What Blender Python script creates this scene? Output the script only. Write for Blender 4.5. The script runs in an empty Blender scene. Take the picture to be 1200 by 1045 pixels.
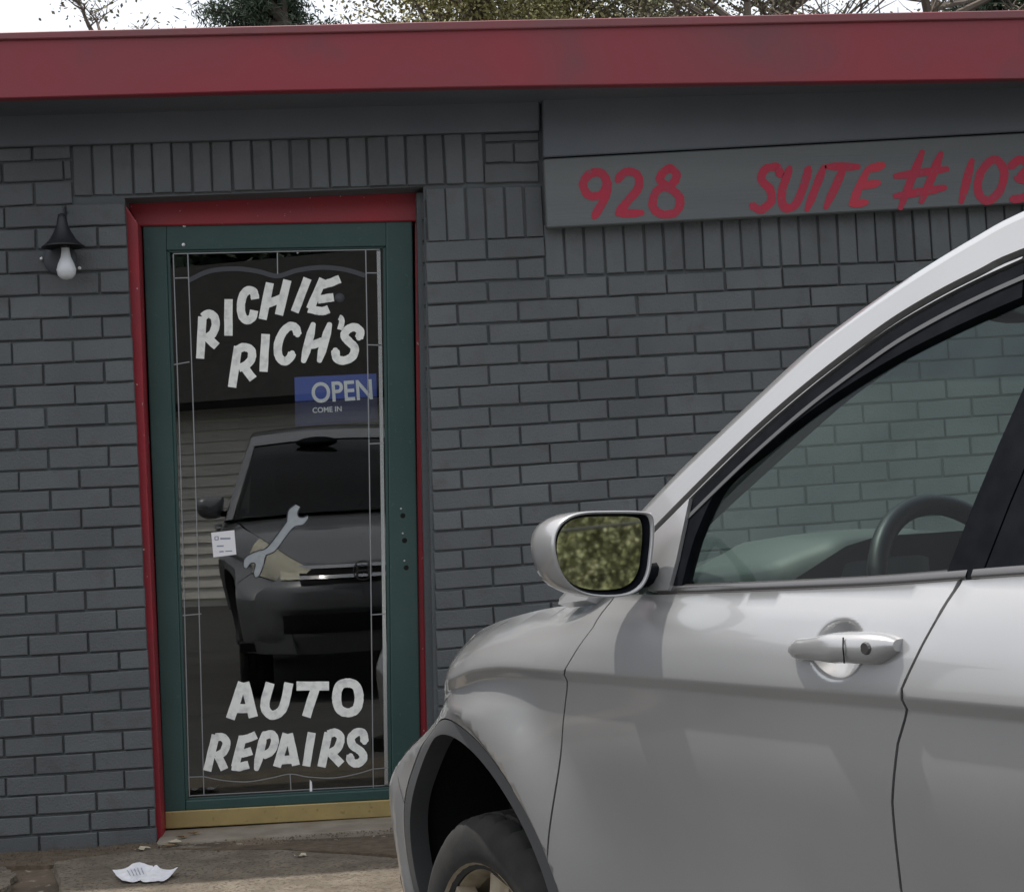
import bpy, bmesh, math, random
import numpy as np
from mathutils import Vector, Matrix
from mathutils.geometry import delaunay_2d_cdt
R = math.radians
rnd = random.Random(7)
scene = bpy.context.scene
col = scene.collection

# ------------------------------------------------------------------ camera
YAW, PITCH, ROLL = 0.08725, 0.02772, 0.05312
CAM = np.array([1.46173, -6.10354, 1.06789])
FPX = 2100.0                                   # focal length in pixels of a 1200 px wide picture
def _axes():
    cy, sy, cp, sp = math.cos(YAW), math.sin(YAW), math.cos(PITCH), math.sin(PITCH)
    cr, sr = math.cos(ROLL), math.sin(ROLL)
    f = np.array([sy*cp, cy*cp, sp]); r0 = np.array([cy, -sy, 0]); u0 = np.cross(r0, f)
    return cr*r0 - sr*u0, cr*u0 + sr*r0, f
RT, UP, FW = _axes()
cam = bpy.data.cameras.new('camera'); camo = bpy.data.objects.new('camera', cam); col.objects.link(camo)
cam.sensor_width = 36; cam.lens = FPX/1200*36; cam.clip_end = 2000; cam.clip_start = .05
camo.matrix_world = Matrix([[RT[0], UP[0], -FW[0], CAM[0]], [RT[1], UP[1], -FW[1], CAM[1]], [RT[2], UP[2], -FW[2], CAM[2]], [0, 0, 0, 1]])
scene.camera = camo

# ------------------------------------------------------------------ sky, sun, exposure
SUN_EL = 69.5
SUN_AZ = math.atan2(-1.0, 0.50)                # from +Y towards +X : sun on the left, just behind the wall
w = bpy.data.worlds.new('World'); scene.world = w; w.use_nodes = True
nt = w.node_tree; nt.nodes.clear()
sky = nt.nodes.new('ShaderNodeTexSky'); sky.sky_type = 'NISHITA'; sky.sun_disc = False
sky.sun_elevation = R(SUN_EL); sky.sun_rotation = SUN_AZ % (2*math.pi)
sky.air_density = 1.0; sky.dust_density = 5.0; sky.ozone_density = .6; sky.altitude = 60
bg = nt.nodes.new('ShaderNodeBackground'); bg.inputs[1].default_value = .15
out = nt.nodes.new('ShaderNodeOutputWorld')
veil = nt.nodes.new('ShaderNodeMix'); veil.data_type = 'RGBA'                  # thin even high cloud over the whole sky
veil.inputs[0].default_value = .72; veil.inputs[7].default_value = (7.6, 7.75, 8.0, 1)
nt.links.new(sky.outputs[0], veil.inputs[6]); nt.links.new(veil.outputs[2], bg.inputs[0]); nt.links.new(bg.outputs[0], out.inputs[0])
sun = bpy.data.lights.new('sun', 'SUN'); sun.energy = 3.4; sun.angle = R(.8); sun.color = (1, .955, .89)
suno = bpy.data.objects.new('sun', sun); col.objects.link(suno)
sd = Vector((math.sin(SUN_AZ)*math.cos(R(SUN_EL)), math.cos(SUN_AZ)*math.cos(R(SUN_EL)), math.sin(R(SUN_EL))))
suno.rotation_euler = sd.to_track_quat('Z', 'Y').to_euler(); suno.location = sd*30
scene.view_settings.view_transform = 'Standard'; scene.view_settings.look = 'None'
scene.view_settings.exposure = 0.18; scene.view_settings.gamma = 1
scene.view_settings.use_curve_mapping = False

# ------------------------------------------------------------------ helpers
def at(px, py, Y=0.0):
    """point of the vertical plane y=Y that the photograph shows at this pixel (measuring tool)"""
    d = RT*((px-600)/FPX) - UP*((py-522.5)/FPX) + FW
    return CAM + d*((Y-CAM[1])/d[1])

MATS = {}
def mat(name, c, rough=.6, metal=0.0, c2=None, ns=3.0, nd=3, ramp=(.35, .65), bump=0.0, bs=60.0, coat=0.0, spec=.5,
        c3=None, ns3=40.0, r3=(.6, .7), trans=0.0, emis=None, stretch=None, rough2=None):
    m = bpy.data.materials.new(name); m.use_nodes = True; t = m.node_tree; N, Lk = t.nodes, t.links
    b = N['Principled BSDF']
    b.inputs['Base Color'].default_value = (*c, 1); b.inputs['Roughness'].default_value = rough
    b.inputs['Metallic'].default_value = metal; b.inputs['Specular IOR Level'].default_value = spec
    b.inputs['Coat Weight'].default_value = coat; b.inputs['Coat Roughness'].default_value = .04
    b.inputs['Transmission Weight'].default_value = trans
    if c2 or c3 or bump:
        tc = N.new('ShaderNodeNewGeometry'); src = tc.outputs['Position']
        if stretch:
            mp = N.new('ShaderNodeMapping'); mp.inputs['Scale'].default_value = stretch
            Lk.new(src, mp.inputs['Vector']); src = mp.outputs[0]
    cur = None
    if c2:
        n = N.new('ShaderNodeTexNoise'); n.inputs['Scale'].default_value = ns; n.inputs['Detail'].default_value = nd
        Lk.new(src, n.inputs['Vector'])
        cr = N.new('ShaderNodeValToRGB'); cr.color_ramp.elements[0].position = ramp[0]; cr.color_ramp.elements[1].position = ramp[1]
        cr.color_ramp.elements[0].color = (*c, 1); cr.color_ramp.elements[1].color = (*c2, 1)
        Lk.new(n.outputs['Fac'], cr.inputs[0]); cur = cr.outputs[0]
        if rough2 is not None:
            mr = N.new('ShaderNodeMapRange'); mr.inputs[1].default_value = ramp[0]; mr.inputs[2].default_value = ramp[1]
            mr.inputs[3].default_value = rough; mr.inputs[4].default_value = rough2
            Lk.new(n.outputs['Fac'], mr.inputs[0]); Lk.new(mr.outputs[0], b.inputs['Roughness'])
    if c3:
        n3 = N.new('ShaderNodeTexNoise'); n3.inputs['Scale'].default_value = ns3; n3.inputs['Detail'].default_value = 5
        Lk.new(src, n3.inputs['Vector'])
        r_ = N.new('ShaderNodeMapRange'); r_.inputs[1].default_value = r3[0]; r_.inputs[2].default_value = r3[1]
        Lk.new(n3.outputs['Fac'], r_.inputs[0])
        mx = N.new('ShaderNodeMix'); mx.data_type = 'RGBA'; Lk.new(r_.outputs[0], mx.inputs[0])
        if cur: Lk.new(cur, mx.inputs[6])
        else: mx.inputs[6].default_value = (*c, 1)
        mx.inputs[7].default_value = (*c3, 1); cur = mx.outputs[2]
    if cur: Lk.new(cur, b.inputs['Base Color'])
    if bump:
        nb = N.new('ShaderNodeTexNoise'); nb.inputs['Scale'].default_value = bs; nb.inputs['Detail'].default_value = 4
        Lk.new(src, nb.inputs['Vector'])
        bp = N.new('ShaderNodeBump'); bp.inputs['Strength'].default_value = bump; bp.inputs['Distance'].default_value = .004
        Lk.new(nb.outputs['Fac'], bp.inputs['Height']); Lk.new(bp.outputs[0], b.inputs['Normal'])
    MATS[name] = m
    return m

def glass_mat(name, tint, refl=1.45, dust=0.0, rough=0.0, band=None):
    """thin pane: fresnel mirror over tinted transparency, with a little surface dust"""
    m = bpy.data.materials.new(name); m.use_nodes = True; t = m.node_tree; N, Lk = t.nodes, t.links; N.clear()
    o = N.new('ShaderNodeOutputMaterial'); tr = N.new('ShaderNodeBsdfTransparent'); tr.inputs[0].default_value = (*tint, 1)
    gl = N.new('ShaderNodeBsdfGlossy'); gl.inputs['Roughness'].default_value = rough
    fr = N.new('ShaderNodeFresnel'); gb_ = N.new('ShaderNodeNewGeometry'); im = N.new('ShaderNodeMapRange')
    im.inputs[3].default_value = refl; im.inputs[4].default_value = 1/refl      # a thin pane mirrors alike from both faces
    Lk.new(gb_.outputs['Backfacing'], im.inputs[0]); Lk.new(im.outputs[0], fr.inputs[0])
    mx = N.new('ShaderNodeMixShader'); Lk.new(fr.outputs[0], mx.inputs[0])
    base = tr.outputs[0]
    if band:
        tc = N.new('ShaderNodeTexCoord'); sp = N.new('ShaderNodeSeparateXYZ'); Lk.new(tc.outputs['Object'], sp.inputs[0])
        mr = N.new('ShaderNodeMapRange'); mr.inputs[1].default_value = band[0]; mr.inputs[2].default_value = band[1]
        Lk.new(sp.outputs[2], mr.inputs[0])
        mc = N.new('ShaderNodeMix'); mc.data_type = 'RGBA'; Lk.new(mr.outputs[0], mc.inputs[0])
        mc.inputs[6].default_value = (*tint, 1); mc.inputs[7].default_value = (*band[2], 1); Lk.new(mc.outputs[2], tr.inputs[0])
    if dust:
        df = N.new('ShaderNodeBsdfTranslucent'); df.inputs[0].default_value = (.62, .78, .72, 1)
        d2 = N.new('ShaderNodeBsdfDiffuse'); d2.inputs[0].default_value = (.55, .62, .58, 1)
        a = N.new('ShaderNodeMixShader'); a.inputs[0].default_value = .5
        Lk.new(df.outputs[0], a.inputs[1]); Lk.new(d2.outputs[0], a.inputs[2])
        g = N.new('ShaderNodeNewGeometry'); n = N.new('ShaderNodeTexNoise'); n.inputs['Scale'].default_value = 5; n.inputs['Detail'].default_value = 6
        Lk.new(g.outputs['Position'], n.inputs['Vector'])
        mr = N.new('ShaderNodeMapRange'); mr.inputs[1].default_value = .3; mr.inputs[2].default_value = .7
        mr.inputs[3].default_value = dust*.55; mr.inputs[4].default_value = dust*1.5
        Lk.new(n.outputs['Fac'], mr.inputs[0])
        b = N.new('ShaderNodeMixShader'); Lk.new(mr.outputs[0], b.inputs[0]); Lk.new(tr.outputs[0], b.inputs[1]); Lk.new(a.outputs[0], b.inputs[2])
        base = b.outputs[0]
    Lk.new(base, mx.inputs[1]); Lk.new(gl.outputs[0], mx.inputs[2]); Lk.new(mx.outputs[0], o.inputs[0])
    MATS[name] = m
    return m

def wloc(o):
    v = Vector((0, 0, 0))
    while o is not None: v += o.location; o = o.parent
    return v
def tag(o, label=None, cat=None, group=None, kind=None):
    if label: o['label'] = label
    if cat: o['category'] = cat
    if group: o['group'] = group
    if kind: o['kind'] = kind
    return o
def thing(name, loc, label, cat, group=None, rz=0.0):
    o = bpy.data.objects.new(name, None); col.objects.link(o); o.location = loc; o.rotation_euler = (0, 0, rz)
    o.empty_display_size = .1
    return tag(o, label, cat, group)
def link(name, me, parent=None, local=False):
    o = bpy.data.objects.new(name, me); col.objects.link(o)
    if parent is not None:
        o.parent = parent
        if not local: o.location = -wloc(parent)
    return o
def mk(name, verts, faces, m, parent=None, local=False, smooth=False, bevel=0, seg=1):
    me = bpy.data.meshes.new(name); me.from_pydata([tuple(map(float, v)) for v in verts], [], [tuple(f) for f in faces])
    bm = bmesh.new(); bm.from_mesh(me)
    bmesh.ops.recalc_face_normals(bm, faces=bm.faces)
    if bevel:
        bmesh.ops.bevel(bm, geom=[e for e in bm.edges if len(e.link_faces) == 2 and e.calc_face_angle(0) > .4], offset=bevel, segments=seg, affect='EDGES', profile=.6)
    bm.to_mesh(me); bm.free()
    if smooth: me.shade_smooth()
    me.materials.append(MATS[m])
    return link(name, me, parent, local)
class MB:
    """collects simple solids for one mesh"""
    def __init__(s): s.v = []; s.f = []
    def add(s, v, f):
        n = len(s.v); s.v += [tuple(map(float, a)) for a in v]; s.f += [tuple(i+n for i in q) for q in f]; return s
    def box(s, a, b):
        x0, y0, z0 = a; x1, y1, z1 = b
        return s.add([(x0,y0,z0),(x1,y0,z0),(x1,y1,z0),(x0,y1,z0),(x0,y0,z1),(x1,y0,z1),(x1,y1,z1),(x0,y1,z1)],
              [(0,3,2,1),(4,5,6,7),(0,1,5,4),(1,2,6,5),(2,3,7,6),(3,0,4,7)])
    def tube(s, pts, rad, n=8, cap=True):
        pts = [Vector(p) for p in pts]; rs = rad if hasattr(rad, '__len__') else [rad]*len(pts)
        vs, fs = [], []
        ref = Vector((0.13, .31, .94))
        for i, p in enumerate(pts):
            d = (pts[min(i+1, len(pts)-1)]-pts[max(i-1, 0)]).normalized()
            a = d.cross(ref)
            if a.length < .05: a = d.cross(Vector((1, 0, 0)))
            a.normalize(); b = d.cross(a)
            for k in range(n):
                t = 2*math.pi*k/n; vs.append(p+a*(math.cos(t)*rs[i])+b*(math.sin(t)*rs[i]))
        for i in range(len(pts)-1):
            for k in range(n):
                k2 = (k+1) % n; fs.append((i*n+k, i*n+k2, (i+1)*n+k2, (i+1)*n+k))
        if cap: fs += [tuple(range(n))[::-1], tuple((len(pts)-1)*n+k for k in range(n))]
        return s.add(vs, fs)
    def lathe(s, prof, c=(0, 0, 0), axis='z', n=24, closed=False):
        vs, fs = [], []
        for k in range(n):
            t = 2*math.pi*k/n
            for r, h in prof:
                if axis == 'z': vs.append((c[0]+r*math.cos(t), c[1]+r*math.sin(t), c[2]+h))
                elif axis == 'y': vs.append((c[0]+r*math.cos(t), c[1]+h, c[2]+r*math.sin(t)))
                else: vs.append((c[0]+h, c[1]+r*math.cos(t), c[2]+r*math.sin(t)))
        m_ = len(prof)
        for k in range(n):
            k2 = (k+1) % n
            for j in range(m_-1 if not closed else m_):
                j2 = (j+1) % m_
                fs.append((k*m_+j, k2*m_+j, k2*m_+j2, k*m_+j2))
        return s.add(vs, fs)
    def grid(s, P):
        nr, nc = len(P), len(P[0]); vs = [p for r in P for p in r]
        return s.add(vs, [(i*nc+j, i*nc+j+1, (i+1)*nc+j+1, (i+1)*nc+j) for i in range(nr-1) for j in range(nc-1)])
    def build(s, name, m, parent=None, local=False, smooth=False, bevel=0, seg=1):
        return mk(name, s.v, s.f, m, parent, local, smooth, bevel, seg)
def prism(pts, Y0, Y1):
    """solid between plane Y0 (towards the camera) and Y1, outline given as world xz pairs"""
    n = len(pts); v = [(p[0], Y0, p[1]) for p in pts]+[(p[0], Y1, p[1]) for p in pts]
    f = [tuple(range(n)), tuple(range(2*n-1, n-1, -1))]+[(i, i+n, (i+1) % n+n, (i+1) % n) for i in range(n)]
    return v, f
def pxslab(name, pxs, Y, thick, m, parent, bevel=.003, seg=1):
    pts = [at(x, y, Y)[[0, 2]] for x, y in pxs]
    v, f = prism(pts, Y, Y+thick)
    return mk(name, v, f, m, parent, bevel=bevel, seg=seg)
def strokes_mesh(strokes, to3d, width, off0, rough_edge=0.0, cap='flat'):
    """thick painted strokes; to3d maps (u,v,depth offset) to space; each stroke lies .25 mm above the last"""
    mb = MB()
    for k, st in enumerate(strokes):
        wd = width
        if isinstance(st, dict): wd = st['w']; st = st['p']
        pts = [np.array(p, float) for p in st]
        if len(pts) > 2:                                # smooth the polyline
            q = []
            for i in range(len(pts)-1):
                p0 = pts[max(i-1, 0)]; p1 = pts[i]; p2 = pts[i+1]; p3 = pts[min(i+2, len(pts)-1)]
                if np.allclose(pts[0], pts[-1]):
                    if i == 0: p0 = pts[-2]
                    if i == len(pts)-2: p3 = pts[1]
                for t in np.linspace(0, 1, 6, endpoint=False):
                    q.append(.5*((2*p1)+(-p0+p2)*t+(2*p0-5*p1+4*p2-p3)*t*t+(-p0+3*p1-3*p2+p3)*t**3))
            q.append(pts[-1]); pts = q
        else:
            pts = [pts[0]*(1-t)+pts[1]*t for t in np.linspace(0, 1, 5)]
        Lf, Rg = [], []
        closed = np.allclose(pts[0], pts[-1])
        for i, p in enumerate(pts):
            a = pts[max(i-1, 0)]; b = pts[min(i+1, len(pts)-1)]
            if closed and i in (0, len(pts)-1): a, b = pts[-2], pts[1]
            d = b-a; d = d/(np.hypot(*d)+1e-9); nrm = np.array([-d[1], d[0]])
            e = wd*.5*(1+rough_edge*rnd.uniform(-1, 1)); e2 = wd*.5*(1+rough_edge*rnd.uniform(-1, 1))
            if cap == 'round' and not closed and i in (0, len(pts)-1): e *= .62; e2 *= .62
            Lf.append(p+nrm*e); Rg.append(p-nrm*e2)
        n = len(pts); o = off0+k*.00025
        v = [to3d(*a, o) for a in Lf]+[to3d(*a, o) for a in Rg]
        mb.add(v, [(i, i+1, n+i+1, n+i) for i in range(n-1)])
        if cap == 'round' and not closed:                # round brush ends
            for e, sgn in ((0, -1), (n-1, 1)):
                a, b = Lf[e], Rg[e]; p = pts[e]; q = pts[1] if e == 0 else pts[-2]
                d = (p-q)/(np.hypot(*(p-q))+1e-9)
                nr = np.array([-d[1], d[0]]); rr = wd*.31
                arc = [p+nr*rr*math.cos(t)+d*rr*.8*math.sin(t) for t in np.linspace(0, math.pi, 7)]
                mb.add([to3d(*c, o) for c in arc], [tuple(range(7))])
    return mb

# ------------------------------------------------------------------ materials
mat('brick_paint', (.089, .096, .102), .62, c2=(.109, .117, .122), ns=3.2, nd=6, bump=.55, bs=140, c3=(.082, .083, .083), ns3=14, r3=(.55, .8), spec=.35)
def per_object_tone(m, lo, hi):
    t = m.node_tree; N, Lk = t.nodes, t.links; b = N['Principled BSDF']; src = b.inputs['Base Color'].links[0].from_socket
    oi = N.new('ShaderNodeObjectInfo'); mr = N.new('ShaderNodeMapRange'); mr.inputs[3].default_value = lo; mr.inputs[4].default_value = hi
    Lk.new(oi.outputs['Random'], mr.inputs[0])
    mx = N.new('ShaderNodeVectorMath'); mx.operation = 'SCALE'; Lk.new(src, mx.inputs[0]); Lk.new(mr.outputs[0], mx.inputs['Scale'])
    Lk.new(mx.outputs[0], b.inputs['Base Color'])
per_object_tone(MATS['brick_paint'], .90, 1.10)
mat('mortar_paint', (.080, .089, .094), .75, c2=(.091, .100, .105), ns=5, bump=.5, bs=90)
mat('frieze_paint', (.095, .105, .122), .6, c2=(.112, .12, .134), ns=3, bump=.15, bs=150)
mat('plank_paint', (.105, .115, .120), .6, c2=(.125, .135, .135), ns=2.5, bump=.3, bs=40, stretch=(.25, 1, 3))
mat('fascia_red', (.27, .024, .040), .5, c2=(.195, .040, .050), ns=1.3, nd=2, ramp=(.38, .62), c3=(.15, .045, .055), ns3=2.6, r3=(.58, .75), bump=.12, bs=14)
mat('drip_red', (.23, .060, .070), .4, c2=(.19, .07, .075), ns=3, bump=.1, bs=40)
mat('jamb_red', (.31, .016, .028), .42, c2=(.25, .022, .034), ns=6, c3=(.55, .45, .42), ns3=55, r3=(.70, .72), bump=.2, bs=50)
mat('door_green', (.024, .062, .058), .38, c2=(.031, .074, .068), ns=4, c3=(.04, .09, .085), ns3=60, r3=(.66, .7), bump=.1, bs=80)
mat('brass', (.46, .35, .15), .45, metal=.45, c2=(.38, .29, .13), ns=12, c3=(.3, .22, .09), ns3=50, r3=(.62, .7), bump=.08, bs=60)
mat('steel', (.55, .55, .55), .35, metal=1)
mat('lead_came', (.30, .31, .32), .45, metal=.6)
mat('bevel_strip', (.55, .57, .58), .25, metal=.8)
mat('white_brush', (.86, .87, .83), .55, c2=(.56, .57, .56), ns=38, nd=8, ramp=(.48, .78), bump=.1, bs=200)
mat('wrench_paint', (.36, .39, .41), .55, c2=(.30, .33, .35), ns=40)
mat('line_paint', (.03, .03, .04), .5)
mat('sign_red', (.40, .016, .045), .6, c2=(.34, .022, .052), ns=25, c3=(.22, .06, .08), ns3=70, r3=(.6, .72))
mat('sign_red_bright', (.46, .024, .045), .55, c2=(.42, .03, .06), ns=25)
mat('open_blue', (.07, .11, .42), .4)
mat('open_dark', (.02, .025, .09), .4)
mat('white_print', (.80, .80, .82), .5)
mat('paper', (.78, .78, .80), .8, c2=(.66, .67, .72), ns=30)
mat('grey_print', (.25, .28, .34), .7)
mat('lamp_black', (.012, .013, .016), .5, bump=.1, bs=80)
mat('lamp_plate', (.055, .06, .07), .6)
mat('bulb_white', (.62, .64, .66), .22, spec=.5)
mat('room_dark', (.020, .019, .018), .9)
mat('room_floor', (.045, .035, .028), .8, c2=(.03, .025, .02), ns=4)
mat('concrete', (.17, .132, .092), .9, c2=(.085, .064, .046), ns=4.5, nd=6, ramp=(.42, .6), c3=(.34, .31, .26), ns3=34, r3=(.6, .7), bump=.9, bs=110)
mat('concrete_pale', (.20, .172, .132), .9, c2=(.125, .104, .078), ns=9, nd=6, c3=(.085, .068, .05), ns3=95, r3=(.53, .60), bump=1, bs=150)
mat('concrete_step', (.28, .25, .20), .85, c2=(.20, .17, .13), ns=10, nd=5, bump=.5, bs=130)
mat('dirt', (.085, .062, .042), .95, c2=(.13, .10, .07), ns=30, nd=6, bump=1, bs=120)
mat('asphalt', (.050, .049, .047), .9, c2=(.075, .073, .07), ns=1.2, nd=6, c3=(.12, .115, .11), ns3=150, r3=(.6, .66), bump=.6, bs=160)
mat('roofing', (.10, .10, .10), .9)
mat('leaf_dry', (.20, .13, .06), .8)
mat('leaf_pale', (.45, .40, .30), .8)
# car
mat('silver', (.43, .432, .435), .28, metal=.50, coat=1.0, c2=(.395, .398, .40), ns=2.5, nd=5)
mat('graphite', (.22, .225, .235), .35, metal=.5, coat=1.0)
mat('plastic_dark', (.030, .031, .034), .55, bump=.06, bs=300)
mat('trim_grey', (.075, .077, .08), .45)
mat('frame_black', (.004, .005, .007), .6, c2=(.008, .009, .012), ns=20, spec=.05)
mat('rubber', (.016, .016, .016), .85, c2=(.03, .028, .026), ns=14, bump=.15, bs=90)
mat('liner', (.006, .006, .006), .95)
mat('alloy', (.42, .37, .28), .5, metal=.4, c2=(.30, .25, .18), ns=25)
mat('chrome', (.75, .75, .76), .1, metal=1)
mat('belt_trim', (.16, .155, .155), .22, metal=.8)
mat('interior', (.038, .042, .043), .75, bump=.05, bs=200)
mat('dash_top', (.034, .041, .039), .6)
mat('wheel_leather', (.005, .006, .007), .45, spec=.3)
mat('seat_cloth', (.10, .10, .10), .9)
mat('mirror_glass', (.88, .90, .88), .022, metal=1)
mat('lens', (.80, .77, .62), .12, coat=1.0, c2=(.70, .66, .50), ns=30)
mat('tail_red', (.45, .012, .012), .2, coat=1)
glass_mat('door_glass', (.93, .95, .94), 1.82)
glass_mat('side_glass', (.90, .96, .94), 1.26, dust=.004)
glass_mat('windshield_glass', (.74, .92, .86), 1.40, dust=.026, band=(1.565, 1.58, (.42, .52, .60)))
glass_mat('dark_glass', (.10, .12, .12), 1.5)
# foliage
mat('bark', (.085, .070, .058), .95, c2=(.13, .115, .10), ns=9)
mat('twig', (.13, .105, .085), .95)
mat('leaf_olive', (.19, .18, .07), .65, c2=(.21, .19, .07), ns=2.0)
mat('leaf_spring', (.15, .16, .06), .6, c2=(.23, .23, .12), ns=1.6)
mat('leaf_pine', (.045, .075, .050), .7, c2=(.08, .11, .07), ns=2.5)
mat('leaf_grey', (.17, .15, .10), .8, c2=(.20, .20, .10), ns=2)
mat('siding', (.86, .83, .76), .7, c2=(.78, .75, .68), ns=2)
mat('shingle', (.020, .019, .019), .95, c2=(.035, .033, .031), ns=8)
mat('wire_black', (.02, .02, .02), .6)
mat('wood_pole', (.10, .07, .05), .9, c2=(.14, .11, .08), ns=6)

# ------------------------------------------------------------------ the ground
ZW = -.030                                                     # walkway level at the wall
LOT = -.351
def terr(x, y):
    if y > -.9: return LOT+.14
    if y > -1.35: return LOT+.14*max(0, (y+1.35)/.45)
    return LOT
xs = [-400, -60, -20, -6, -2, 0, 1, 2, 3, 4, 6, 10, 24, 60, 400]; ys = [-400, -60, -20, -8, -4, -2, -1.35, -1.15, -.9, 2, 20, 80, 400]
g = MB().grid([[(x, y, terr(x, y)) for x in xs] for y in ys]).build('parking_lot', 'asphalt'); tag(g, kind='structure')
nx, ny = 120, 24
P = []
for j in range(ny+1):
    y = -.92+ (0.04+.92)*j/ny
    rowp = []
    for i in range(nx+1):
        x = -7+18*i/nx
        z = ZW+.006*math.sin(x*3.1+y*5)+.004*math.sin(x*9+y*13)-.02*max(0, -y-.3)
        if .9 > x > .0 and y > -.12: z += .0
        rowp.append((x, y, z))
    P.append(rowp)
wk = MB().grid(P); n0 = len(wk.v)
wk.add([(x, -.92, z) for (x, y, z) in P[0]]+[(x, -.935, LOT) for (x, y, z) in P[0]], [(i, i+1, nx+2+i, nx+1+i) for i in range(nx)])
tag(wk.build('walkway', 'concrete', smooth=False), kind='structure')
# worn slab patches and dirt drifts on the walkway (thin sheets with ragged outlines)
def patch(name, pts, z, m, rag=.012, n=5, th=.006):
    out_ = []
    for i, p in enumerate(pts):
        q_ = pts[(i+1) % len(pts)]
        for k in range(n):
            t = k/n; out_.append((p[0]*(1-t)+q_[0]*t+rnd.uniform(-rag, rag), p[1]*(1-t)+q_[1]*t+rnd.uniform(-rag, rag)))
    N = len(out_); cx = sum(a for a, b in out_)/N; cy_ = sum(b for a, b in out_)/N
    v = [(x, y, z-.012) for x, y in out_]+[(cx+(x-cx)*.985, cy_+(y-cy_)*.985, z+th) for x, y in out_]
    me = mk(name, v, [tuple(range(N, 2*N))]+[(i, (i+1) % N, N+(i+1) % N, N+i) for i in range(N)], m)
    return tag(me, kind='structure')
def gpt(px, py, z):                                             # ground point seen at a pixel
    d = RT*((px-600)/FPX)-UP*((py-522.5)/FPX)+FW
    return (CAM+d*((z-CAM[2])/d[2]))[:2]
patch('slab_patch', [gpt(62, 1014, ZW), gpt(120, 1006, ZW), gpt(215, 995, ZW), gpt(330, 1000, ZW), gpt(470, 1010, ZW), gpt(480, 1075, ZW), gpt(75, 1075, ZW)], ZW+.008, 'concrete_pale', .006)
patch('slab_patch', [gpt(-60, 1024, ZW), gpt(8, 1018, ZW), gpt(19, 1027, ZW), gpt(8, 1044, ZW), gpt(-60, 1075, ZW)], ZW+.006, 'concrete_pale', .01)

# ------------------------------------------------------------------ the building
B = thing('brick_building', (1.6, 1.5, ZW), 'low charcoal painted brick building with red fascia and red door frame', 'building')
# image-to-wall layout of the masonry, measured from the photograph
HR = np.array([[40.18351214, 2.179862833, -157.4161124], [-.64003956, 27.62972905, 282.4127092], [.003342419, .00296435, 1.0]])
def rp(c, n):                                                  # right-hand field: half-brick column c, bed joint n
    v = HR @ np.array([c, n, 1.0]); return v[:2]/v[2]
def slope_at(y): return -.052 if y < 300 else -.055
def wall_poly(pxs): return [tuple(at(x, y, 0)[[0, 2]]) for x, y in pxs]
DOOR_L = [(147, 236), (184, 990)]; DOOR_R = [(497, 220), (512, 990)]
# backing wall (painted mortar) as three slabs round the doorway
MY = .0115
wb = MB()
xl0, xl1 = at(*DOOR_L[0])[0]-.004, at(*DOOR_L[1])[0]-.004
xr0, xr1 = at(*DOOR_R[0])[0]-.002, at(*DOOR_R[1])[0]-.002
zl = at(320, 229)[2]; ztop = 2.56
def slab(poly): v, f = prism(poly, MY, .20); wb.add(v, f)
slab([(-7, -.2), (xl1, -.2), (xl0, zl), (xl0, ztop), (-7, ztop)])
slab([(xr1, -.2), (11, -.2), (11, ztop), (xr0, ztop), (xr0, zl)])
v, f = prism([(xl0+.0001, zl+.012), (xr0-.0001, zl+.012), (xr0-.0001, ztop-.001), (xl0+.0001, ztop-.001)], MY, .20); wb.add(v, f)
v, f = prism([(xr1-.022, -.2), (xr1+.0005, -.2), (xr0+.0005, zl), (xr0-.022, zl)], .060, .199); wb.add(v, f)
wallo = wb.build('wall', 'mortar_paint', B)
# brick meshes shared by all bricks: rounded, slightly uneven, 1 x 1 face
def brick_mesh(k, nu=4, nv=2, asp=3.0):
    r2 = random.Random(100+k); bm = bmesh.new()
    cx = .014 if asp > 1 else .045; cz = .045 if asp > 1 else .014
    us = [-.5, -.5+cx]+[-.5+cx+(1-2*cx)*i/nu for i in range(1, nu)]+[.5-cx, .5]
    vs = [-.5, -.5+cz]+[-.5+cz+(1-2*cz)*i/nv for i in range(1, nv)]+[.5-cz, .5]
    dx, dz = r2.uniform(-.001, .001), r2.uniform(-.001, .001)
    V = [[None]*len(us) for _ in vs]
    for j, b_ in enumerate(vs):
        for i, a in enumerate(us):
            edge = (i in (0, len(us)-1)) or (j in (0, len(vs)-1))
            y = (.0028 if edge else 0)+r2.uniform(-.0003, .0003)+dx*a*2+dz*b_*2
            aa = a+(r2.uniform(-.006, .006) if edge else 0)*(.5 if asp > 1 else 1.5)
            bb = b_+(r2.uniform(-.02, .02) if edge else 0)*(1 if asp > 1 else .4)
            V[j][i] = bm.verts.new((aa, y, bb))
    for j in range(len(vs)-1):
        for i in range(len(us)-1): bm.faces.new((V[j][i], V[j][i+1], V[j+1][i+1], V[j+1][i]))
    ring = [V[0][i] for i in range(len(us))]+[V[j][-1] for j in range(1, len(vs))]+[V[-1][i] for i in range(len(us)-2, -1, -1)]+[V[j][0] for j in range(len(vs)-2, 0, -1)]
    bk = [bm.verts.new((v_.co.x, .020, v_.co.z)) for v_ in ring]
    for i in range(len(ring)):
        i2 = (i+1) % len(ring); bm.faces.new((ring[i2], ring[i], bk[i], bk[i2]))
    bmesh.ops.recalc_face_normals(bm, faces=bm.faces)
    me = bpy.data.meshes.new('brick'); bm.to_mesh(me); bm.free(); me.materials.append(MATS['brick_paint'])
    return me
BR = [brick_mesh(k, 2, 1) for k in range(9)]; SO = [brick_mesh(50+k, 1, 2, .33) for k in range(6)]
stuff = MB()
nb = [0]
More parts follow.
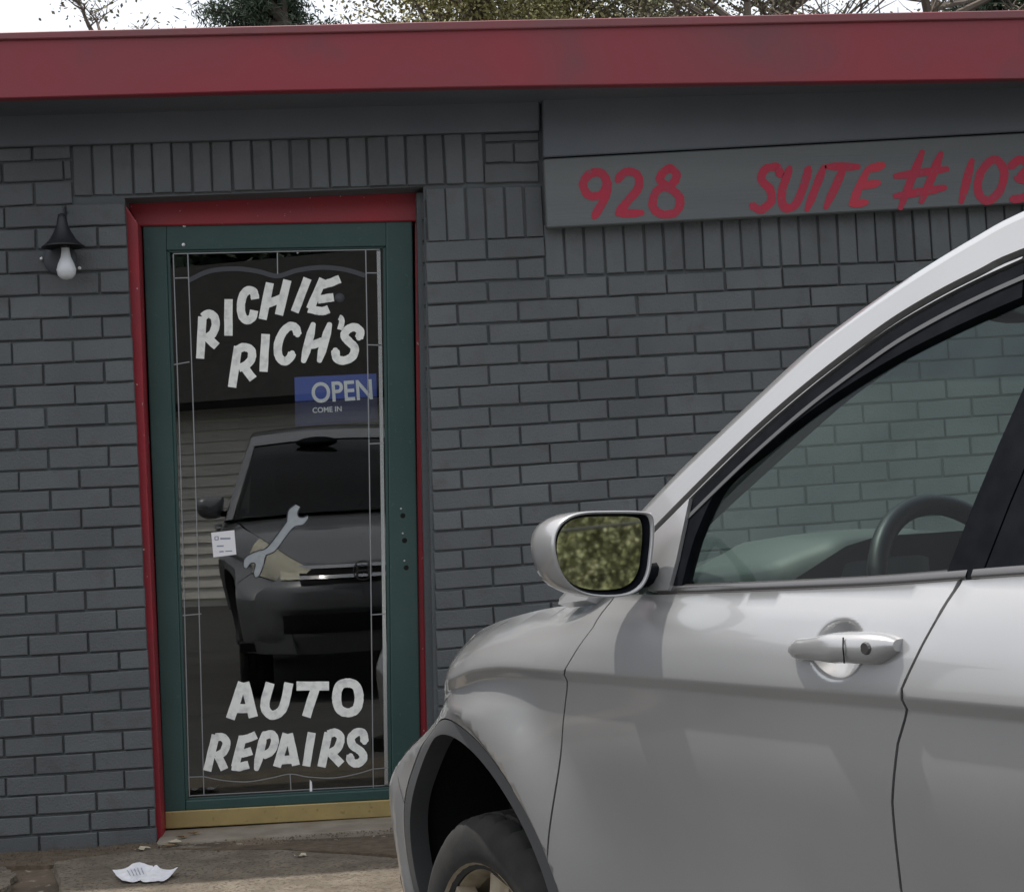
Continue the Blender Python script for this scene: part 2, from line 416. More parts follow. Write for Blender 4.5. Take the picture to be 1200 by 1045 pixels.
def brick(quad, soldier=False, vis=True, jx=.0036, jz=.0036):
    """one brick from its cell: quad = four wall xz corners (tl, tr, br, bl) of joint centre lines"""
    q = [np.array(p) for p in quad]; c = sum(q)/4
    ux = ((q[1]-q[0])+(q[2]-q[3]))/2; uz = ((q[0]-q[3])+(q[1]-q[2]))/2
    L_, H_ = np.hypot(*ux), np.hypot(*uz)
    L_ -= 2*jx*rnd.uniform(.75, 1.25); H_ -= 2*jz*rnd.uniform(.8, 1.2)
    if L_ < .012 or H_ < .008: return
    ang = math.atan2(ux[1], ux[0]); y = rnd.uniform(-.0025, .0025)
    mesh = rnd.choice(SO if soldier else BR)
    if vis:
        o = bpy.data.objects.new('soldier_brick' if soldier else 'brick', mesh); col.objects.link(o); o.parent = wallo
        o.location = (c[0]+rnd.uniform(-.001, .001), y, c[1]+rnd.uniform(-.001, .001)); o.rotation_euler = (rnd.uniform(-.012, .012), -ang+rnd.uniform(-.006, .006), rnd.uniform(-.006, .006)); o.scale = (L_, 1, H_)
        nb[0] += 1
    else:
        ca, sa = math.cos(ang), math.sin(ang)
        vv = [(c[0]+v.co.x*L_*ca-v.co.z*H_*sa, y+v.co.y, c[1]+v.co.x*L_*sa+v.co.z*H_*ca) for v in mesh.vertices]
        stuff.add(vv, [tuple(p.vertices) for p in mesh.polygons])
def cell(pxq): return [at(x, y, 0)[[0, 2]] for x, y in pxq]
# the car hides the lower right of the wall: only bricks seen in the photograph are built one by one
def hidden(px, py):
    if px < 0 or px > 1215 or py > 1010: return True
    xs_ = [440, 470, 500, 530, 560, 600, 640, 690, 760, 1200]; ys_ = [1010, 880, 845, 785, 755, 735, 716, 700, 690, 680]
    return px > 440 and py-10 > np.interp(px, xs_, ys_)
# --- left pier
jx0 = [172.5, 190.2, 214.6, 242.4, 268.3, 293.6, 321.4, 348, 374.8, 401.2, 428.5, 453.5, 478.8, 503.7, 527.6, 552.8, 576.4, 600.8, 623.7, 647.6, 672, 697.5, 721.4, 746.4, 771, 794.6, 819, 841.5, 865, 888, 911, 934, 958.3, 981, 1005]
jj = [167.0, 184.5, 208.5, 236.5, 264, 289.2, 316.5, 343.2, 369.6, 394.9, 420.8, 447, 471.5, 496.6, 521, 546.2, 569.8, 593.3, 616.6, 640.5, 664, 688.3, 712, 736.6, 761, 783.9, 807, 830.5, 854.4, 877.3, 900, 923.8, 946.8, 969.2, 993]
def lbed(i, x):                                                 # bed joint i at picture column x
    xj = 143+.049*(jj[i]-240); return jx0[i]+(jj[i]-jx0[i])*x/xj
def lcol(c, y): return 114+.0497*(y-276)+c*(35.9-.0019*(y-276))
def jamb_x(y): return 146+.0497*(y-240)
for i in range(len(jj)-1):
    n = i-4                                                     # course number as in the right field
    even = (n % 2 == 0)
    ymid = (jx0[i]+jx0[i+1])/2
    right = 84.0+.04*(ymid-200) if n < -1 else (jamb_x(ymid)+1.5)
    cs = [c for c in range(-60, 3) if (c % 2 == 0) == even]
    if n == 28: cs = [c+.75 for c in cs]
    edges = [lcol(c, ymid) for c in cs]; edges = [e for e in edges if e < right-6]+[right]
    for a, b in zip(edges[:-1], edges[1:]):
        if b < -2300: continue
        qd = [(a, lbed(i, a)), (b, lbed(i, b)), (b, lbed(i+1, b)), (a, lbed(i+1, a))]
        if min(a, b) < -1500: continue
        off = -.0497*0
        brick(cell(qd), False, not hidden((a+b)/2 if b < 30 else b-8, ymid) and b > 2)
# --- soldier courses
def soldier_row(xs_, top, bot, vis=lambda x: True):
    for a, b in zip(xs_[:-1], xs_[1:]):
        qd = [(a-.2, top(a)), (b-.2, top(b)), (b+1.2, bot(b)), (a+1.2, bot(a))]
        brick(cell(qd), True, vis((a+b)/2))
lin = lambda x0, y0, x1, y1: (lambda x: y0+(y1-y0)*(x-x0)/(x1-x0))
S1 = [84, 107.5, 131, 155.5, 178.5, 201, 224, 247.5, 271, 295, 317.5, 340, 362.5, 385, 407.4, 430, 453, 475.4, 498, 520, 543.4, 566.5]
soldier_row(S1, lin(85, 169.5, 566, 155), lin(85, 231, 566, 215))
S2 = [499, 522.5, 546, 568.4, 591.4, 614.4, 637.3]
soldier_row(S2, lin(500, 219.5, 637, 216.5), lin(500, 284.5, 637, 278))
S3 = [637.5, 661.3, 684.6, 708, 731.3, 754.6, 777.5, 800.4, 823.5, 846.3, 868.5, 891, 914, 936.2, 959, 981.5, 1003.7, 1026, 1048, 1070, 1090.6, 1112.8, 1134.9, 1156, 1178]
while S3[-1] < 2400: S3.append(S3[-1]+21.5)
soldier_row(S3, lin(637, 262, 1178, 238), lin(637, 324.5, 1090, 305.4), lambda x: x < 1150)
for qd in ([(567.5, 167), (602.5, 166), (602.5, 191), (567.5, 192)], [(602.5, 166), (632.5, 165), (632.5, 189.5), (602.5, 191)], [(567.5, 192), (632.5, 189.5), (632.5, 213.5), (567.5, 215)],
           [(567.5, 156.5), (632.5, 154), (632.5, 165), (567.5, 167)]):
    brick(cell(qd))
# --- right field
for n in range(1, 31):
    even = (n % 2 == 0)
    cs = [c for c in range(17, 110) if (c % 2 == 0) == even]
    if even: cs = [17]+cs
    if n < 3: cs = [c for c in cs if c <= 20]+[20.92]
    if n == 1: cs = [17, 19, 20.92]
    for a, b in zip(cs[:-1], cs[1:]):
        q_ = [rp(a, n), rp(b, n), rp(b, n+1), rp(a, n+1)]
        m_ = (q_[0]+q_[2])/2
        if q_[0][0] > 2600: continue
        brick(cell(q_), False, not hidden(*m_))
st = stuff.build('brick_field', 'brick_paint', wallo, smooth=False); st.location = (0, 0, 0); tag(st, kind='stuff')
# returns of the bricks into the doorway on the right (each course turns the corner)
for n in range(-1, 24):
    p0, p1 = rp(17, n+.09), rp(17, n+.91)
    a0, a1 = at(*p0), at(*p1)
    v = [(a0[0]+.004, .004, a0[2]), (a1[0]+.004, .004, a1[2]), (a1[0]-.024, .130, a1[2]), (a0[0]-.024, .130, a0[2]),
         (a0[0]+.03, .14, a0[2]), (a1[0]+.03, .14, a1[2])]
    o = mk('return_brick', v, [(0, 1, 2, 3), (0, 3, 4), (1, 5, 2), (3, 2, 5, 4), (0, 4, 5, 1)], 'brick_paint', wallo)
    o.location = (0, 0, 0)
# frieze board, soffit, fascia, drip edge, roof
pxslab('frieze_board', [(-900, 135), (632.5, 96), (632.5, 152.5), (0, 172), (-900, 205)], -.022, .036, 'frieze_paint', B, .004)
FY = -.29
pxslab('fascia', [(-1100, 60), (0, 45), (600, 31.5), (1200, 21), (2200, 5), (2200, 74), (1200, 92.5), (600, 101), (300, 107), (0, 115.5), (-1100, 140)], FY, .05, 'fascia_red', B, .003)
pxslab('drip_edge', [(-1100, 55), (0, 38), (600, 23.5), (1200, 12), (2200, -5), (2200, 4), (1200, 21.5), (600, 33.5), (0, 46.5), (-1100, 63)], FY-.012, .06, 'drip_red', B, .003)
zf0, zf1 = at(0, 113, FY)[2], at(1200, 90, FY)[2]
v, f = prism([(-3, zf0+.02), (6, zf1+.0), (6, zf1+.035), (-3, zf0+.055)], FY+.051, .10)
mk('soffit', v, f, 'frieze_paint', B)
zr = at(600, 24, FY)[2]
MB().box((-7, FY+.052, zr-.07), (11, 8, zr-.02)).build('roof', 'roofing', B)
wk2 = MB(); wk2.box((-7, .2, -.3), (-6.8, 8, 2.5)); wk2.box((10.8, .2, -.3), (11, 8, 2.5)); wk2.box((-7, 7.8, -.3), (11, 8, 2.5))
wk2.build('rear_wall', 'mortar_paint', B)
# room behind the glass door
rm = MB(); rm.box((-1.5, 3.6, -.1), (4.5, 3.65, 2.5)); rm.box((-1.55, .21, -.1), (-1.5, 3.65, 2.5)); rm.box((4.5, .21, -.1), (4.55, 3.65, 2.5)); rm.box((-1.55, .21, 2.44), (4.55, 3.65, 2.48))
rm.build('room_wall', 'room_dark', B)
MB().box((-1.5, .203, -.10), (4.5, 3.6, -.012)).build('room_floor', 'room_floor', B)

# door frame: two jambs and a head, set back from the brick
JY = .130
fr = pxslab('door_frame', [(145.5, 235), (500, 217), (499, 259), (481, 259), (162, 265)], JY, .10, 'jamb_red', B, .004)
pxslab('jamb', [(145.5, 238), (161.5, 262), (168.5, 470), (180, 740), (190.5, 984), (181, 990), (167.5, 740), (155.5, 470)], JY-.090, .14, 'jamb_red', B, .005, 2)
pxslab('jamb', [(486, 258), (494, 240), (495.5, 560), (497.5, 700), (500.5, 860), (502, 985), (494, 985), (491, 800), (488.5, 600)], JY+.025, .04, 'jamb_red', B, .005, 2)
# concrete door step
sp = [(184, 983), (300, 975), (470, 963), (530, 960), (530, 985), (470, 988), (300, 996), (190, 1000)]
za, zb = at(300, 976, .0)[2], 0
xa, xb = at(186, 985, .0)[0], at(525, 962)[0]
stp = MB().add([(xa, -.075, ZW-.03), (xb, -.075, ZW-.03), (xb, .30, ZW-.03), (xa, .30, ZW-.03), (xa, -.070, ZW+.019), (xb, -.070, ZW+.013), (xb, .30, ZW+.013), (xa, .30, ZW+.019)],
   [(0, 3, 2, 1), (4, 5, 6, 7), (0, 1, 5, 4), (1, 2, 6, 5), (2, 3, 7, 6), (3, 0, 4, 7)])
stp.build('door_step', 'concrete_step', B, bevel=.008, seg=2)

# ------------------------------------------------------------------ the glass door
DY = .142
d0 = at(330, 970, DY)
D = thing('glass_door', (d0[0], DY, d0[2]), 'dark green glass door with white hand painted lettering in red frame', 'door')
def dl(y): return 167+(193-167)*(y-262)/(970-262)               # left edge, picture columns
def dr(y): return 483+(491.5-483)*(y-257)/(830-257)
TL, TR_, BL, BR_ = (167, 263), (483, 257.5), (193, 951), (493.5, 934.5)
def onD(u, v, Y=DY): return at(u, v, Y)
# leaf: stiles and rails
gl, gr = lambda y: 195+(217-195)*(y-293)/(938-293), lambda y: 452.5+(459.5-452.5)*(y-288)/(925-288)
pxslab('stile', [(167, 263), (195, 262.5), (195, 293), (217, 938), (217.3, 949.5), (193, 951)], DY, .04, 'door_green', D, .004, 2)
pxslab('stile', [(452.5, 258), (483, 257.5), (493.7, 934.5), (460, 936.3), (459.5, 924), (452.5, 288)], DY, .04, 'door_green', D, .004, 2)
pxslab('top_rail', [(195.1, 262.5), (452.4, 258), (452.4, 288.3), (195.1, 293.3)], DY+.001, .038, 'door_green', D, .003, 2)
pxslab('bottom_rail', [(217.4, 937.5), (459.4, 924), (460, 936), (217.4, 949.5)], DY+.001, .038, 'door_green', D, .005, 2)
pxslab('kick_strip', [(193, 951), (494, 934.8), (494.5, 954.5), (193.5, 971)], DY-.006, .03, 'brass', D, .003)
pxslab('door_sweep', [(193.5, 971.3), (494.5, 955), (494.7, 959), (193.7, 975.5)], DY+.006, .02, 'liner', D, .001)
# inner glazing bead
for pts in ([(195, 293.3), (199, 296), (220.5, 935), (217, 938)], [(448.5, 291), (452.5, 288.3), (459.5, 924), (455.5, 922)], [(195.3, 293.4), (452.2, 288.4), (448.5, 291.2), (199, 296.2)], [(217.3, 937.6), (220.5, 935), (455.4, 922), (459.3, 924)]):
    pxslab('glazing_bead', pts, DY+.009, .018, 'door_green', D, .002)
GY = DY+.016
pxslab('glass_pane', [(196, 294), (451.5, 289.3), (458.5, 923.2), (218, 936.8)], GY, .006, 'door_glass', D, 0)
# leaded lines in front of the pane
CY = GY-.0015
def cames(name, lines, wpx, m):
    k = 0
    for ln in lines:
        mb = strokes_mesh([ln], lambda u, v, o: at(u, v, CY-o), wpx, .0001+.0002*k); k = (k+1) % 4
        mb.build(name, m, D)
cames('lead_came', [[(203, 298), (212, 560), (222, 933)], [(220, 297.5), (229, 560), (239, 931)], [(428.5, 292.5), (433, 560), (437.5, 924)],
   [(203, 297.5), (445, 292.3)], [(203.7, 326), (220.5, 325.5)], [(428.5, 320), (446, 319.8)], [(325, 296), (325.3, 321)],
   [(222, 910), (239, 909.5)], [(222.5, 932), (456, 919.5)], [(340, 906.5), (341, 926)], [(437.5, 900.5), (456, 899)],
   [(200, 428), (222, 424)], [(430, 404), (447, 404.5)], [(432, 520), (450, 519)], [(213, 721), (236, 719)], [(436, 720), (452, 719)],
   [(239, 909.5), (262, 914), (290, 915.5), (318, 911), (340, 906.5), (362, 910), (390, 911), (415, 907), (437.5, 900.5)]], 1.3, 'lead_came')
cames('arch_came', [[(220.5, 329), (245, 318), (275, 315), (302, 318), (325, 323.5), (348, 317), (376, 313.5), (404, 316), (428, 323)]], 5.5, 'lamp_plate')
cames('bevel_strip', [[(443.5, 294), (447, 500), (452.8, 920)]], 4.2, 'bevel_strip')
# hinges, lock holes, screw heads
for y0, y1 in ((322, 346), (511, 532), (715, 740)):
    x0 = dl((y0+y1)/2)-3.6
    pxslab('hinge', [(x0-1.6, y0), (x0+1.3, y0), (x0+2.0, y1), (x0-.9, y1)], DY-.004, .012, 'steel', D, .001)
for x, y in ((472, 604), (474, 633), (476, 665)):
    c = at(x, y, DY-.001); MB().lathe([(0, -.002), (.007, -.002), (.009, .001)], c, 'y', 10).build('lock_hole', 'liner', D)
    c = at(x-2, y-8, DY-.001); MB().lathe([(0, -.002), (.003, -.001), (.004, .001)], c, 'y', 8).build('screw', 'steel', D)
for x, y in ((216, 264.5), (215, 287)):
    c = at(x, y, DY-.001); MB().lathe([(0, -.002), (.006, -.001), (.007, .001)], c, 'y', 8).build('screw', 'steel', D)
# hand painted letters on the pane
LY = GY-.0010
def letter_on_door(strokes, ox, oy, sc, wd, cap='flat'):
    mb = strokes_mesh(strokes, lambda u, v, o: at(ox+u/sc, oy+v/sc, LY-.0022-o), wd, .0, .05, cap)
    mb.build('painted_letter', 'white_brush', D)
T1 = [
 [[(90, 318), (76, 575)], [(92, 322), (125, 300), (160, 318), (171, 365), (150, 425), (104, 452)], [(112, 440), (178, 500)]],
 [[(250, 212), (248, 435)]],
 [[(412, 212), (402, 168), (368, 158), (338, 190), (325, 250), (332, 312), (362, 340), (395, 322), (406, 280)]],
 [[(502, 112), (457, 335)], [(610, 95), (557, 308)], [(488, 240), (592, 200)]],
 [[(733, 85), (653, 290)]],
 [[(828, 88), (748, 272)], [(815, 125), (870, 112), (930, 88)], [(795, 215), (840, 208), (892, 200)], [(738, 268), (790, 282), (830, 284), (862, 272)]],
 [[(308, 500), (270, 750)], [(306, 520), (345, 505), (388, 525), (388, 580), (350, 618), (312, 632)], [(335, 612), (400, 700)]],
 [[(476, 425), (463, 655)]],
 [[(672, 432), (660, 388), (622, 378), (578, 420), (552, 490), (556, 558), (590, 592), (625, 570), (640, 538)]],
 [[(767, 365), (708, 590)], [(867, 365), (805, 588)], [(745, 500), (845, 462)]],
 [[(925, 322), (938, 330), (942, 352), (930, 398)]],
 [[(1045, 452), (1055, 410), (1020, 383), (975, 400), (958, 438), (990, 475), (1020, 510), (1008, 560), (960, 586), (912, 575), (902, 520)]]]
for i, s in enumerate(T1):
    letter_on_door(s, 220, 310, 5.217, 34 if i == 10 else 51, 'round' if i in (8, 9, 11) else 'flat')
T2 = [
 [[(322, 105), (245, 338)], [(338, 105), (392, 328)], [(285, 272), (370, 270)]],
 [[(500, 108), (470, 215), (470, 275), (505, 313), (555, 300), (590, 245), (620, 108)]],
 [[(668, 128), (876, 128)], [(792, 130), (730, 325)]],
 [[(995, 108), (1050, 130), (1068, 203), (1050, 275), (995, 298), (942, 275), (924, 203), (942, 130), (995, 108)]],
 [[(152, 440), (97, 670)], [(150, 455), (195, 455), (220, 492), (200, 550), (150, 578)], [(165, 570), (207, 662)]],
 [[(325, 450), (275, 645)], [(312, 470), (360, 462), (410, 440)], [(295, 562), (340, 555), (382, 542)], [(255, 640), (300, 645), (362, 630)]],
 [[(462, 430), (412, 658)], [(460, 447), (508, 436), (530, 478), (505, 545), (450, 575)]],
 [[(605, 432), (543, 645)], [(620, 432), (664, 635)], [(570, 602), (655, 596)]],
 [[(765, 425), (730, 640)]],
 [[(872, 425), (828, 645)], [(870, 437), (918, 425), (950, 460), (928, 528), (870, 562)], [(885, 556), (955, 628)]],
 [[(1103, 490), (1095, 432), (1055, 424), (1018, 458), (1025, 505), (1075, 542), (1096, 580), (1076, 615), (1040, 622), (1012, 598), (1015, 570)]]]
for i, s in enumerate(T2):
    letter_on_door(s, 225, 780, 5.4545, 58 if i < 4 else 52, 'round' if i in (3, 10, 6) else 'flat')
# painted open-ended wrench
wr = strokes_mesh([[(345, 604), (338, 616)]], lambda u, v, o: at(u, v, LY-.0022-o), 13, 0)
wr = MB()
def poly(pts, off): wr.add([at(x, y, LY-.0022-off) for x, y in pts], [tuple(range(len(pts)))])
poly([(346, 591), (352, 594), (349, 600), (350, 605), (355, 606), (361, 603.5), (361, 608), (355, 615), (347, 617.5), (343, 619), (336, 611), (338, 598)], 0)
poly([(336, 610), (344, 617), (323, 645), (311, 650), (303, 645), (314, 640)], .0003)
poly([(303, 645), (312, 651), (309, 662), (304, 674), (299, 677), (297, 671), (299, 661), (294, 660), (289, 666), (285, 664), (286, 655), (293, 649)], .0006)
wr.build('painted_wrench', 'wrench_paint', D)
wl = strokes_mesh([[(336, 611), (338, 598), (346, 591)], [(352, 594), (349, 600), (350, 605), (355, 606), (361, 603.5)], [(361, 608), (355, 615), (343, 619), (323, 645), (312, 651), (309, 662), (304, 674), (299, 677)],
   [(285, 664), (286, 655), (293, 649), (303, 645), (314, 640), (336, 611)], [(299, 677), (297, 671), (299, 661), (294, 660), (289, 666), (285, 664)]], lambda u, v, o: at(u, v, LY-.0032-o), 1.3, 0)
wl.build('wrench_outline', 'line_paint', D)
# white square sticker with small print
pxslab('sticker', [(247.5, 624), (274.5, 621), (277, 649.5), (250, 653)], LY-.0025, .0006, 'white_print', D, 0)
sk = MB()
def skq(x0, y0, x1, y1):
    sk.add([at(x, y, LY-.0030) for x, y in ((x0, y0), (x1, y0-.3), (x1+.2, y1-.3), (x0+.2, y1))], [(0, 1, 2, 3)])
for q_ in ((251.5, 628.3, 256, 629.2), (251.5, 632, 256, 633), (251.2, 629.2, 252.3, 632), (255, 629.2, 256.2, 632), (258, 630, 270, 632), (254, 639, 262, 640.6), (257, 645.5, 262, 647), (264, 645, 272, 646.2)): skq(*q_)
sk.build('sticker_print', 'grey_print', D)
# suction cup and small bright tag on the glass
c = at(398, 349, GY-.003); MB().lathe([(0, -.004), (.005, -.004), (.009, -.002), (.0165, .001), (.017, .003)], c, 'y', 18).build('suction_cup', 'lamp_plate', D, smooth=True)
tagm = MB(); tagm.add([at(x, y, LY-.003) for x, y in ((363, 913), (365.5, 916), (366, 927), (363, 927.5))], [(0, 1, 2, 3)]); tagm.build('hanging_tag', 'white_print', D)

# open sign hanging inside, behind the pane
OY = GY+.030
oc = at(400, 497, OY)
O_ = thing('open_sign', (oc[0], OY, oc[2]), 'blue and white open sign hanging behind the door glass', 'sign')
pxslab('panel', [(345, 442), (441, 437.5), (442.5, 493), (346.5, 499)], OY, .004, 'open_blue', O_, 0)
pxslab('lower_panel', [(345.7, 470), (441.9, 464.5), (442.5, 492.8), (346.7, 498.6)], OY-.0005, .0004, 'open_dark', O_, 0)
def text_mesh(name, body, corner, right, height, Y, m, parent, extr=.0003, sx=1.0, offset=0):
    cu = bpy.data.curves.new(name, 'FONT'); cu.body = body; cu.size = 1; cu.extrude = 0; cu.offset = offset
    to = bpy.data.objects.new(name, cu); col.objects.link(to)
    dg = bpy.context.evaluated_depsgraph_get(); me = bpy.data.meshes.new_from_object(to.evaluated_get(dg))
    bpy.data.objects.remove(to); bpy.data.curves.remove(cu)
    xs_ = [v.co.x for v in me.vertices]; ys_ = [v.co.y for v in me.vertices]
    x0, x1, y0, y1 = min(xs_), max(xs_), min(ys_), max(ys_)
    a = at(*corner, Y); b = at(*right, Y); up = np.array([-(b-a)[2], 0, (b-a)[0]]); up = up/np.linalg.norm(up)*height
    for v in me.vertices:
        s, t = (v.co.x-x0)/(x1-x0), (v.co.y-y0)/(y1-y0)
        v.co = Vector((a+(b-a)*s+up*t).tolist())
    me.materials.clear(); me.materials.append(MATS[m])
    return link(name, me, parent)
text_mesh('open_lettering', 'OPEN', (366, 472.5), (437, 468), .072, OY-.0012, 'white_print', O_, offset=.018)
text_mesh('small_lettering', 'COME IN', (366.5, 484), (400.5, 482), .019, OY-.0012, 'white_print', O_, offset=.015)

# ------------------------------------------------------------------ sign board with address
SY = -.048
sc_ = at(920, 262, SY)
S = thing('address_sign', (sc_[0], SY, sc_[2]), 'grey wooden board painted in red with 928 SUITE #103', 'sign')
pxslab('plank', [(635.5, 100.5), (1900, 55), (1900, 116), (1200, 154), (637, 184.5)], SY, .045, 'frieze_paint', S, .004)
pxslab('plank', [(637, 186.5), (1200, 156), (1900, 118), (1900, 200), (1200, 238), (641, 267)], SY-.003, .048, 'plank_paint', S, .004)
def letter_on_sign(strokes, m, wd=21):
    strokes_mesh(strokes, lambda u, v, o: at(640+u/2.143, 160+v/2.143, SY-.0042-o), wd, 0, .10, 'round').build('painted_letter', m, S)
letter_on_sign([[(152, 118), (138, 146), (108, 148), (93, 122), (108, 96), (138, 92), (152, 118)], [(156, 112), (150, 150), (120, 203)]], 'sign_red')
letter_on_sign([[(178, 112), (198, 90), (228, 95), (232, 128), (205, 163), (180, 192)], [(178, 194), (242, 192)]], 'sign_red')
letter_on_sign([[(310, 80), (328, 100), (308, 125), (285, 105), (310, 80)], [(303, 128), (336, 155), (325, 190), (290, 195), (268, 175), (275, 140), (303, 128)]], 'sign_red')
letter_on_sign([[(588, 100), (580, 78), (552, 82), (540, 108), (562, 132), (565, 162), (540, 184), (515, 172)]], 'sign_red')
letter_on_sign([[(612, 78), (592, 140), (598, 178), (625, 172), (645, 130), (660, 78)]], 'sign_red')
letter_on_sign([[(698, 76), (655, 184)]], 'sign_red')
letter_on_sign([[(705, 76), (785, 76)], [(748, 80), (702, 178)]], 'sign_red')
letter_on_sign([[(808, 82), (768, 168)], [(805, 84), (848, 72)], [(790, 125), (836, 116)], [(765, 170), (805, 165)]], 'sign_red_bright')
letter_on_sign([[(945, 38), (890, 180)], [(992, 42), (942, 165)], [(876, 100), (1008, 82)], [(876, 150), (1002, 128)]], 'sign_red')
letter_on_sign([[(1070, 60), (1042, 165)]], 'sign_red')
letter_on_sign([[(1125, 58), (1150, 85), (1140, 135), (1110, 162), (1085, 140), (1092, 90), (1125, 58)]], 'sign_red')
letter_on_sign([[(1165, 78), (1190, 58), (1212, 76), (1188, 104)], [(1180, 104), (1212, 118), (1206, 150), (1168, 158)]], 'sign_red')

# ------------------------------------------------------------------ wall lantern
lp = at(76, 330, 0)
W = thing('wall_lantern', (lp[0], 0, lp[2]), 'black cone shaded wall lantern with white bulb left of the door', 'wall lamp')
bc = at(70, 303, -.01)
MB().lathe([(0, -.026), (.028, -.026), (.050, -.020), (.056, -.008), (.056, .012)], (bc[0], .0, bc[2]), 'y', 20).build('back_plate', 'lamp_plate', W, smooth=True)
tip = at(74, 250, -.075); rim = at(74, 289, -.075)
hh = tip[2]-rim[2]
prof = [(.004, hh), (.012, hh*.96), (.016, hh*.80), (.020, hh*.62), (.030, hh*.42), (.044, hh*.20), (.062, hh*.05), (.071, 0), (.069, -.003), (.058, hh*.03), (.040, hh*.17), (.020, hh*.5), (.0, hh*.6)]
sh_ = MB().lathe(prof, (rim[0], -.075, rim[2]), 'z', 24).build('shade', 'lamp_black', W, smooth=True)
MB().tube([(tip[0], -.075, tip[2]-.004), (tip[0], -.070, tip[2]+.022), (tip[0], -.03, tip[2]+.030), (tip[0], .002, tip[2]+.008)], .004, 6).build('bracket', 'lamp_plate', W)
MB().tube([(rim[0], -.075, rim[2]+hh*.4), (rim[0]+.002, -.02, rim[2]+.005), (bc[0], -.01, bc[2])], .009, 8).build('arm', 'lamp_black', W)
b0 = at(76.5, 289, -.075); b1 = at(76.5, 328, -.075); bh = b0[2]-b1[2]
MB().lathe([(.013, 0), (.0135, -bh*.12), (.017, -bh*.32), (.027, -bh*.52), (.0325, -bh*.70), (.029, -bh*.86), (.018, -bh*.965), (.0, -bh)], (b0[0], -.075, b0[2]), 'z', 20).build('bulb', 'bulb_white', W, smooth=True)
MB().lathe([(.0, .012), (.014, .012), (.0145, -.004), (.012, -.006)], (b0[0], -.075, b0[2]), 'z', 14).build('socket', 'lamp_black', W, smooth=True)
for x, y in ((48.5, 303), (93, 314)):
    c = at(x, y, -.012); MB().lathe([(0, -.006), (.004, -.005), (.006, .002), (.004, .014)], (c[0], -.012, c[2]), 'y', 8).build('thumb_screw', 'white_print', W)

# ------------------------------------------------------------------ litter by the step
def crumple(name, px, py, sx, sy, rz, m, label, amp=.010, z=None, seed=1, nx_=10, ny_=8, lift=0.0):
    rr = random.Random(seed); g_ = gpt(px, py, ZW+.014); z0 = (ZW+.0155) if z is None else z
    P = []
    for j in range(ny_+1):
        row = []
        for i in range(nx_+1):
            u, v_ = i/nx_-.5, j/ny_-.5
            zz = amp*(.5+.5*math.sin(u*7+seed)*math.cos(v_*5+seed*2))+amp*.9*abs(u+v_*.4)+rr.uniform(0, amp*.25)+lift*(v_+.5)**1.5*(1-.35*math.cos(u*6+seed))
            x_, y_ = u*sx*(1+.12*v_), v_*sy*(1-.15*u)+.01*math.sin(u*9)
            row.append((x_*math.cos(rz)-y_*math.sin(rz), x_*math.sin(rz)+y_*math.cos(rz), zz))
        P.append(row)
    o = MB().grid(P).build(name, m); o.location = (g_[0], g_[1], z0)
    tag(o, label, 'litter'); return o
pa = crumple('paper_scrap', 160, 1029, .11, .12, .30, 'paper', 'crumpled white paper sheet on the pale concrete, left one', .007, seed=3, lift=.020)
pb = crumple('paper_scrap', 186, 1030, .085, .11, -.35, 'paper', 'smaller folded white paper touching the crumpled sheet on its right', .006, seed=5, lift=.016)
ln_ = MB(); pv = [v_.co.copy() for v_ in pa.data.vertices]                # scribbled lines follow the sheet
for k in range(3, 8):
    ln_.tube([pv[j*11+k]+Vector((0, -.002, .0015)) for j in (3, 4, 5, 6)], .0011, 4)
ln_.build('handwriting', 'grey_print', pa, local=True)
for i, (px, py, s_, m, lb) in enumerate(((205, 988, .030, 'leaf_pale', 'pale leaf scrap lying against the door step corner'), (196, 992.5, .022, 'leaf_dry', 'brown dry leaf at the foot of the red jamb'),
    (166, 996, .030, 'leaf_pale', 'small pale chip of debris left of the red jamb'), (214, 984, .022, 'leaf_dry', 'brown leaf bit on the concrete door step'), (352, 1004, .022, 'leaf_pale', 'pale flake on the walkway in front of the door step'), (228, 979.5, .018, 'leaf_dry', 'tiny dark leaf bit under the brass strip'))):
    crumple('leaf_scrap', px, py, s_*1.5, s_, rnd.uniform(0, 3), m, lb, .006, seed=20+i, nx_=4, ny_=3, z=(ZW+.022 if py < 987 else None))
gb = MB()                                                       # grit along the foot of the wall
for k in range(2600):
    x_ = rnd.uniform(-.1, 2.3); y_ = -abs(rnd.gauss(0, .17))-.012; s_ = rnd.uniform(.0012, .0040)*(1.6 if k % 17 == 0 else 1)
    if .75 < x_ < 1.66 and y_ > -.085: continue
    zg = ZW+.012
    vs = [(x_+s_*math.cos(t+k)*rnd.uniform(.7, 1.3), y_+s_*math.sin(t+k), zg) for t in (0, 2.1, 4.2)]+[(x_, y_, zg+s_*1.2), (x_, y_, zg-.02)]
    gb.add(vs, [(0, 1, 3), (1, 2, 3), (2, 0, 3), (0, 2, 1)])
tag(gb.build('gravel_grit', 'dirt'), 'brown grit and dirt along the foot of the brick wall', 'grit', kind='stuff')
patch('dirt_drift', [gpt(-80, 1006, ZW), gpt(60, 1001, ZW), gpt(182, 990, ZW), gpt(188, 1002, ZW), gpt(110, 1009, ZW), gpt(60, 1017, ZW), gpt(-80, 1022, ZW)], ZW+.005, 'dirt', .012)
patch('dirt_drift', [gpt(190, 1000, ZW), gpt(330, 994, ZW), gpt(475, 985, ZW), gpt(480, 1008, ZW), gpt(380, 1003, ZW), gpt(330, 1000, ZW), gpt(260, 1001, ZW)], ZW+.011, 'dirt', .008)
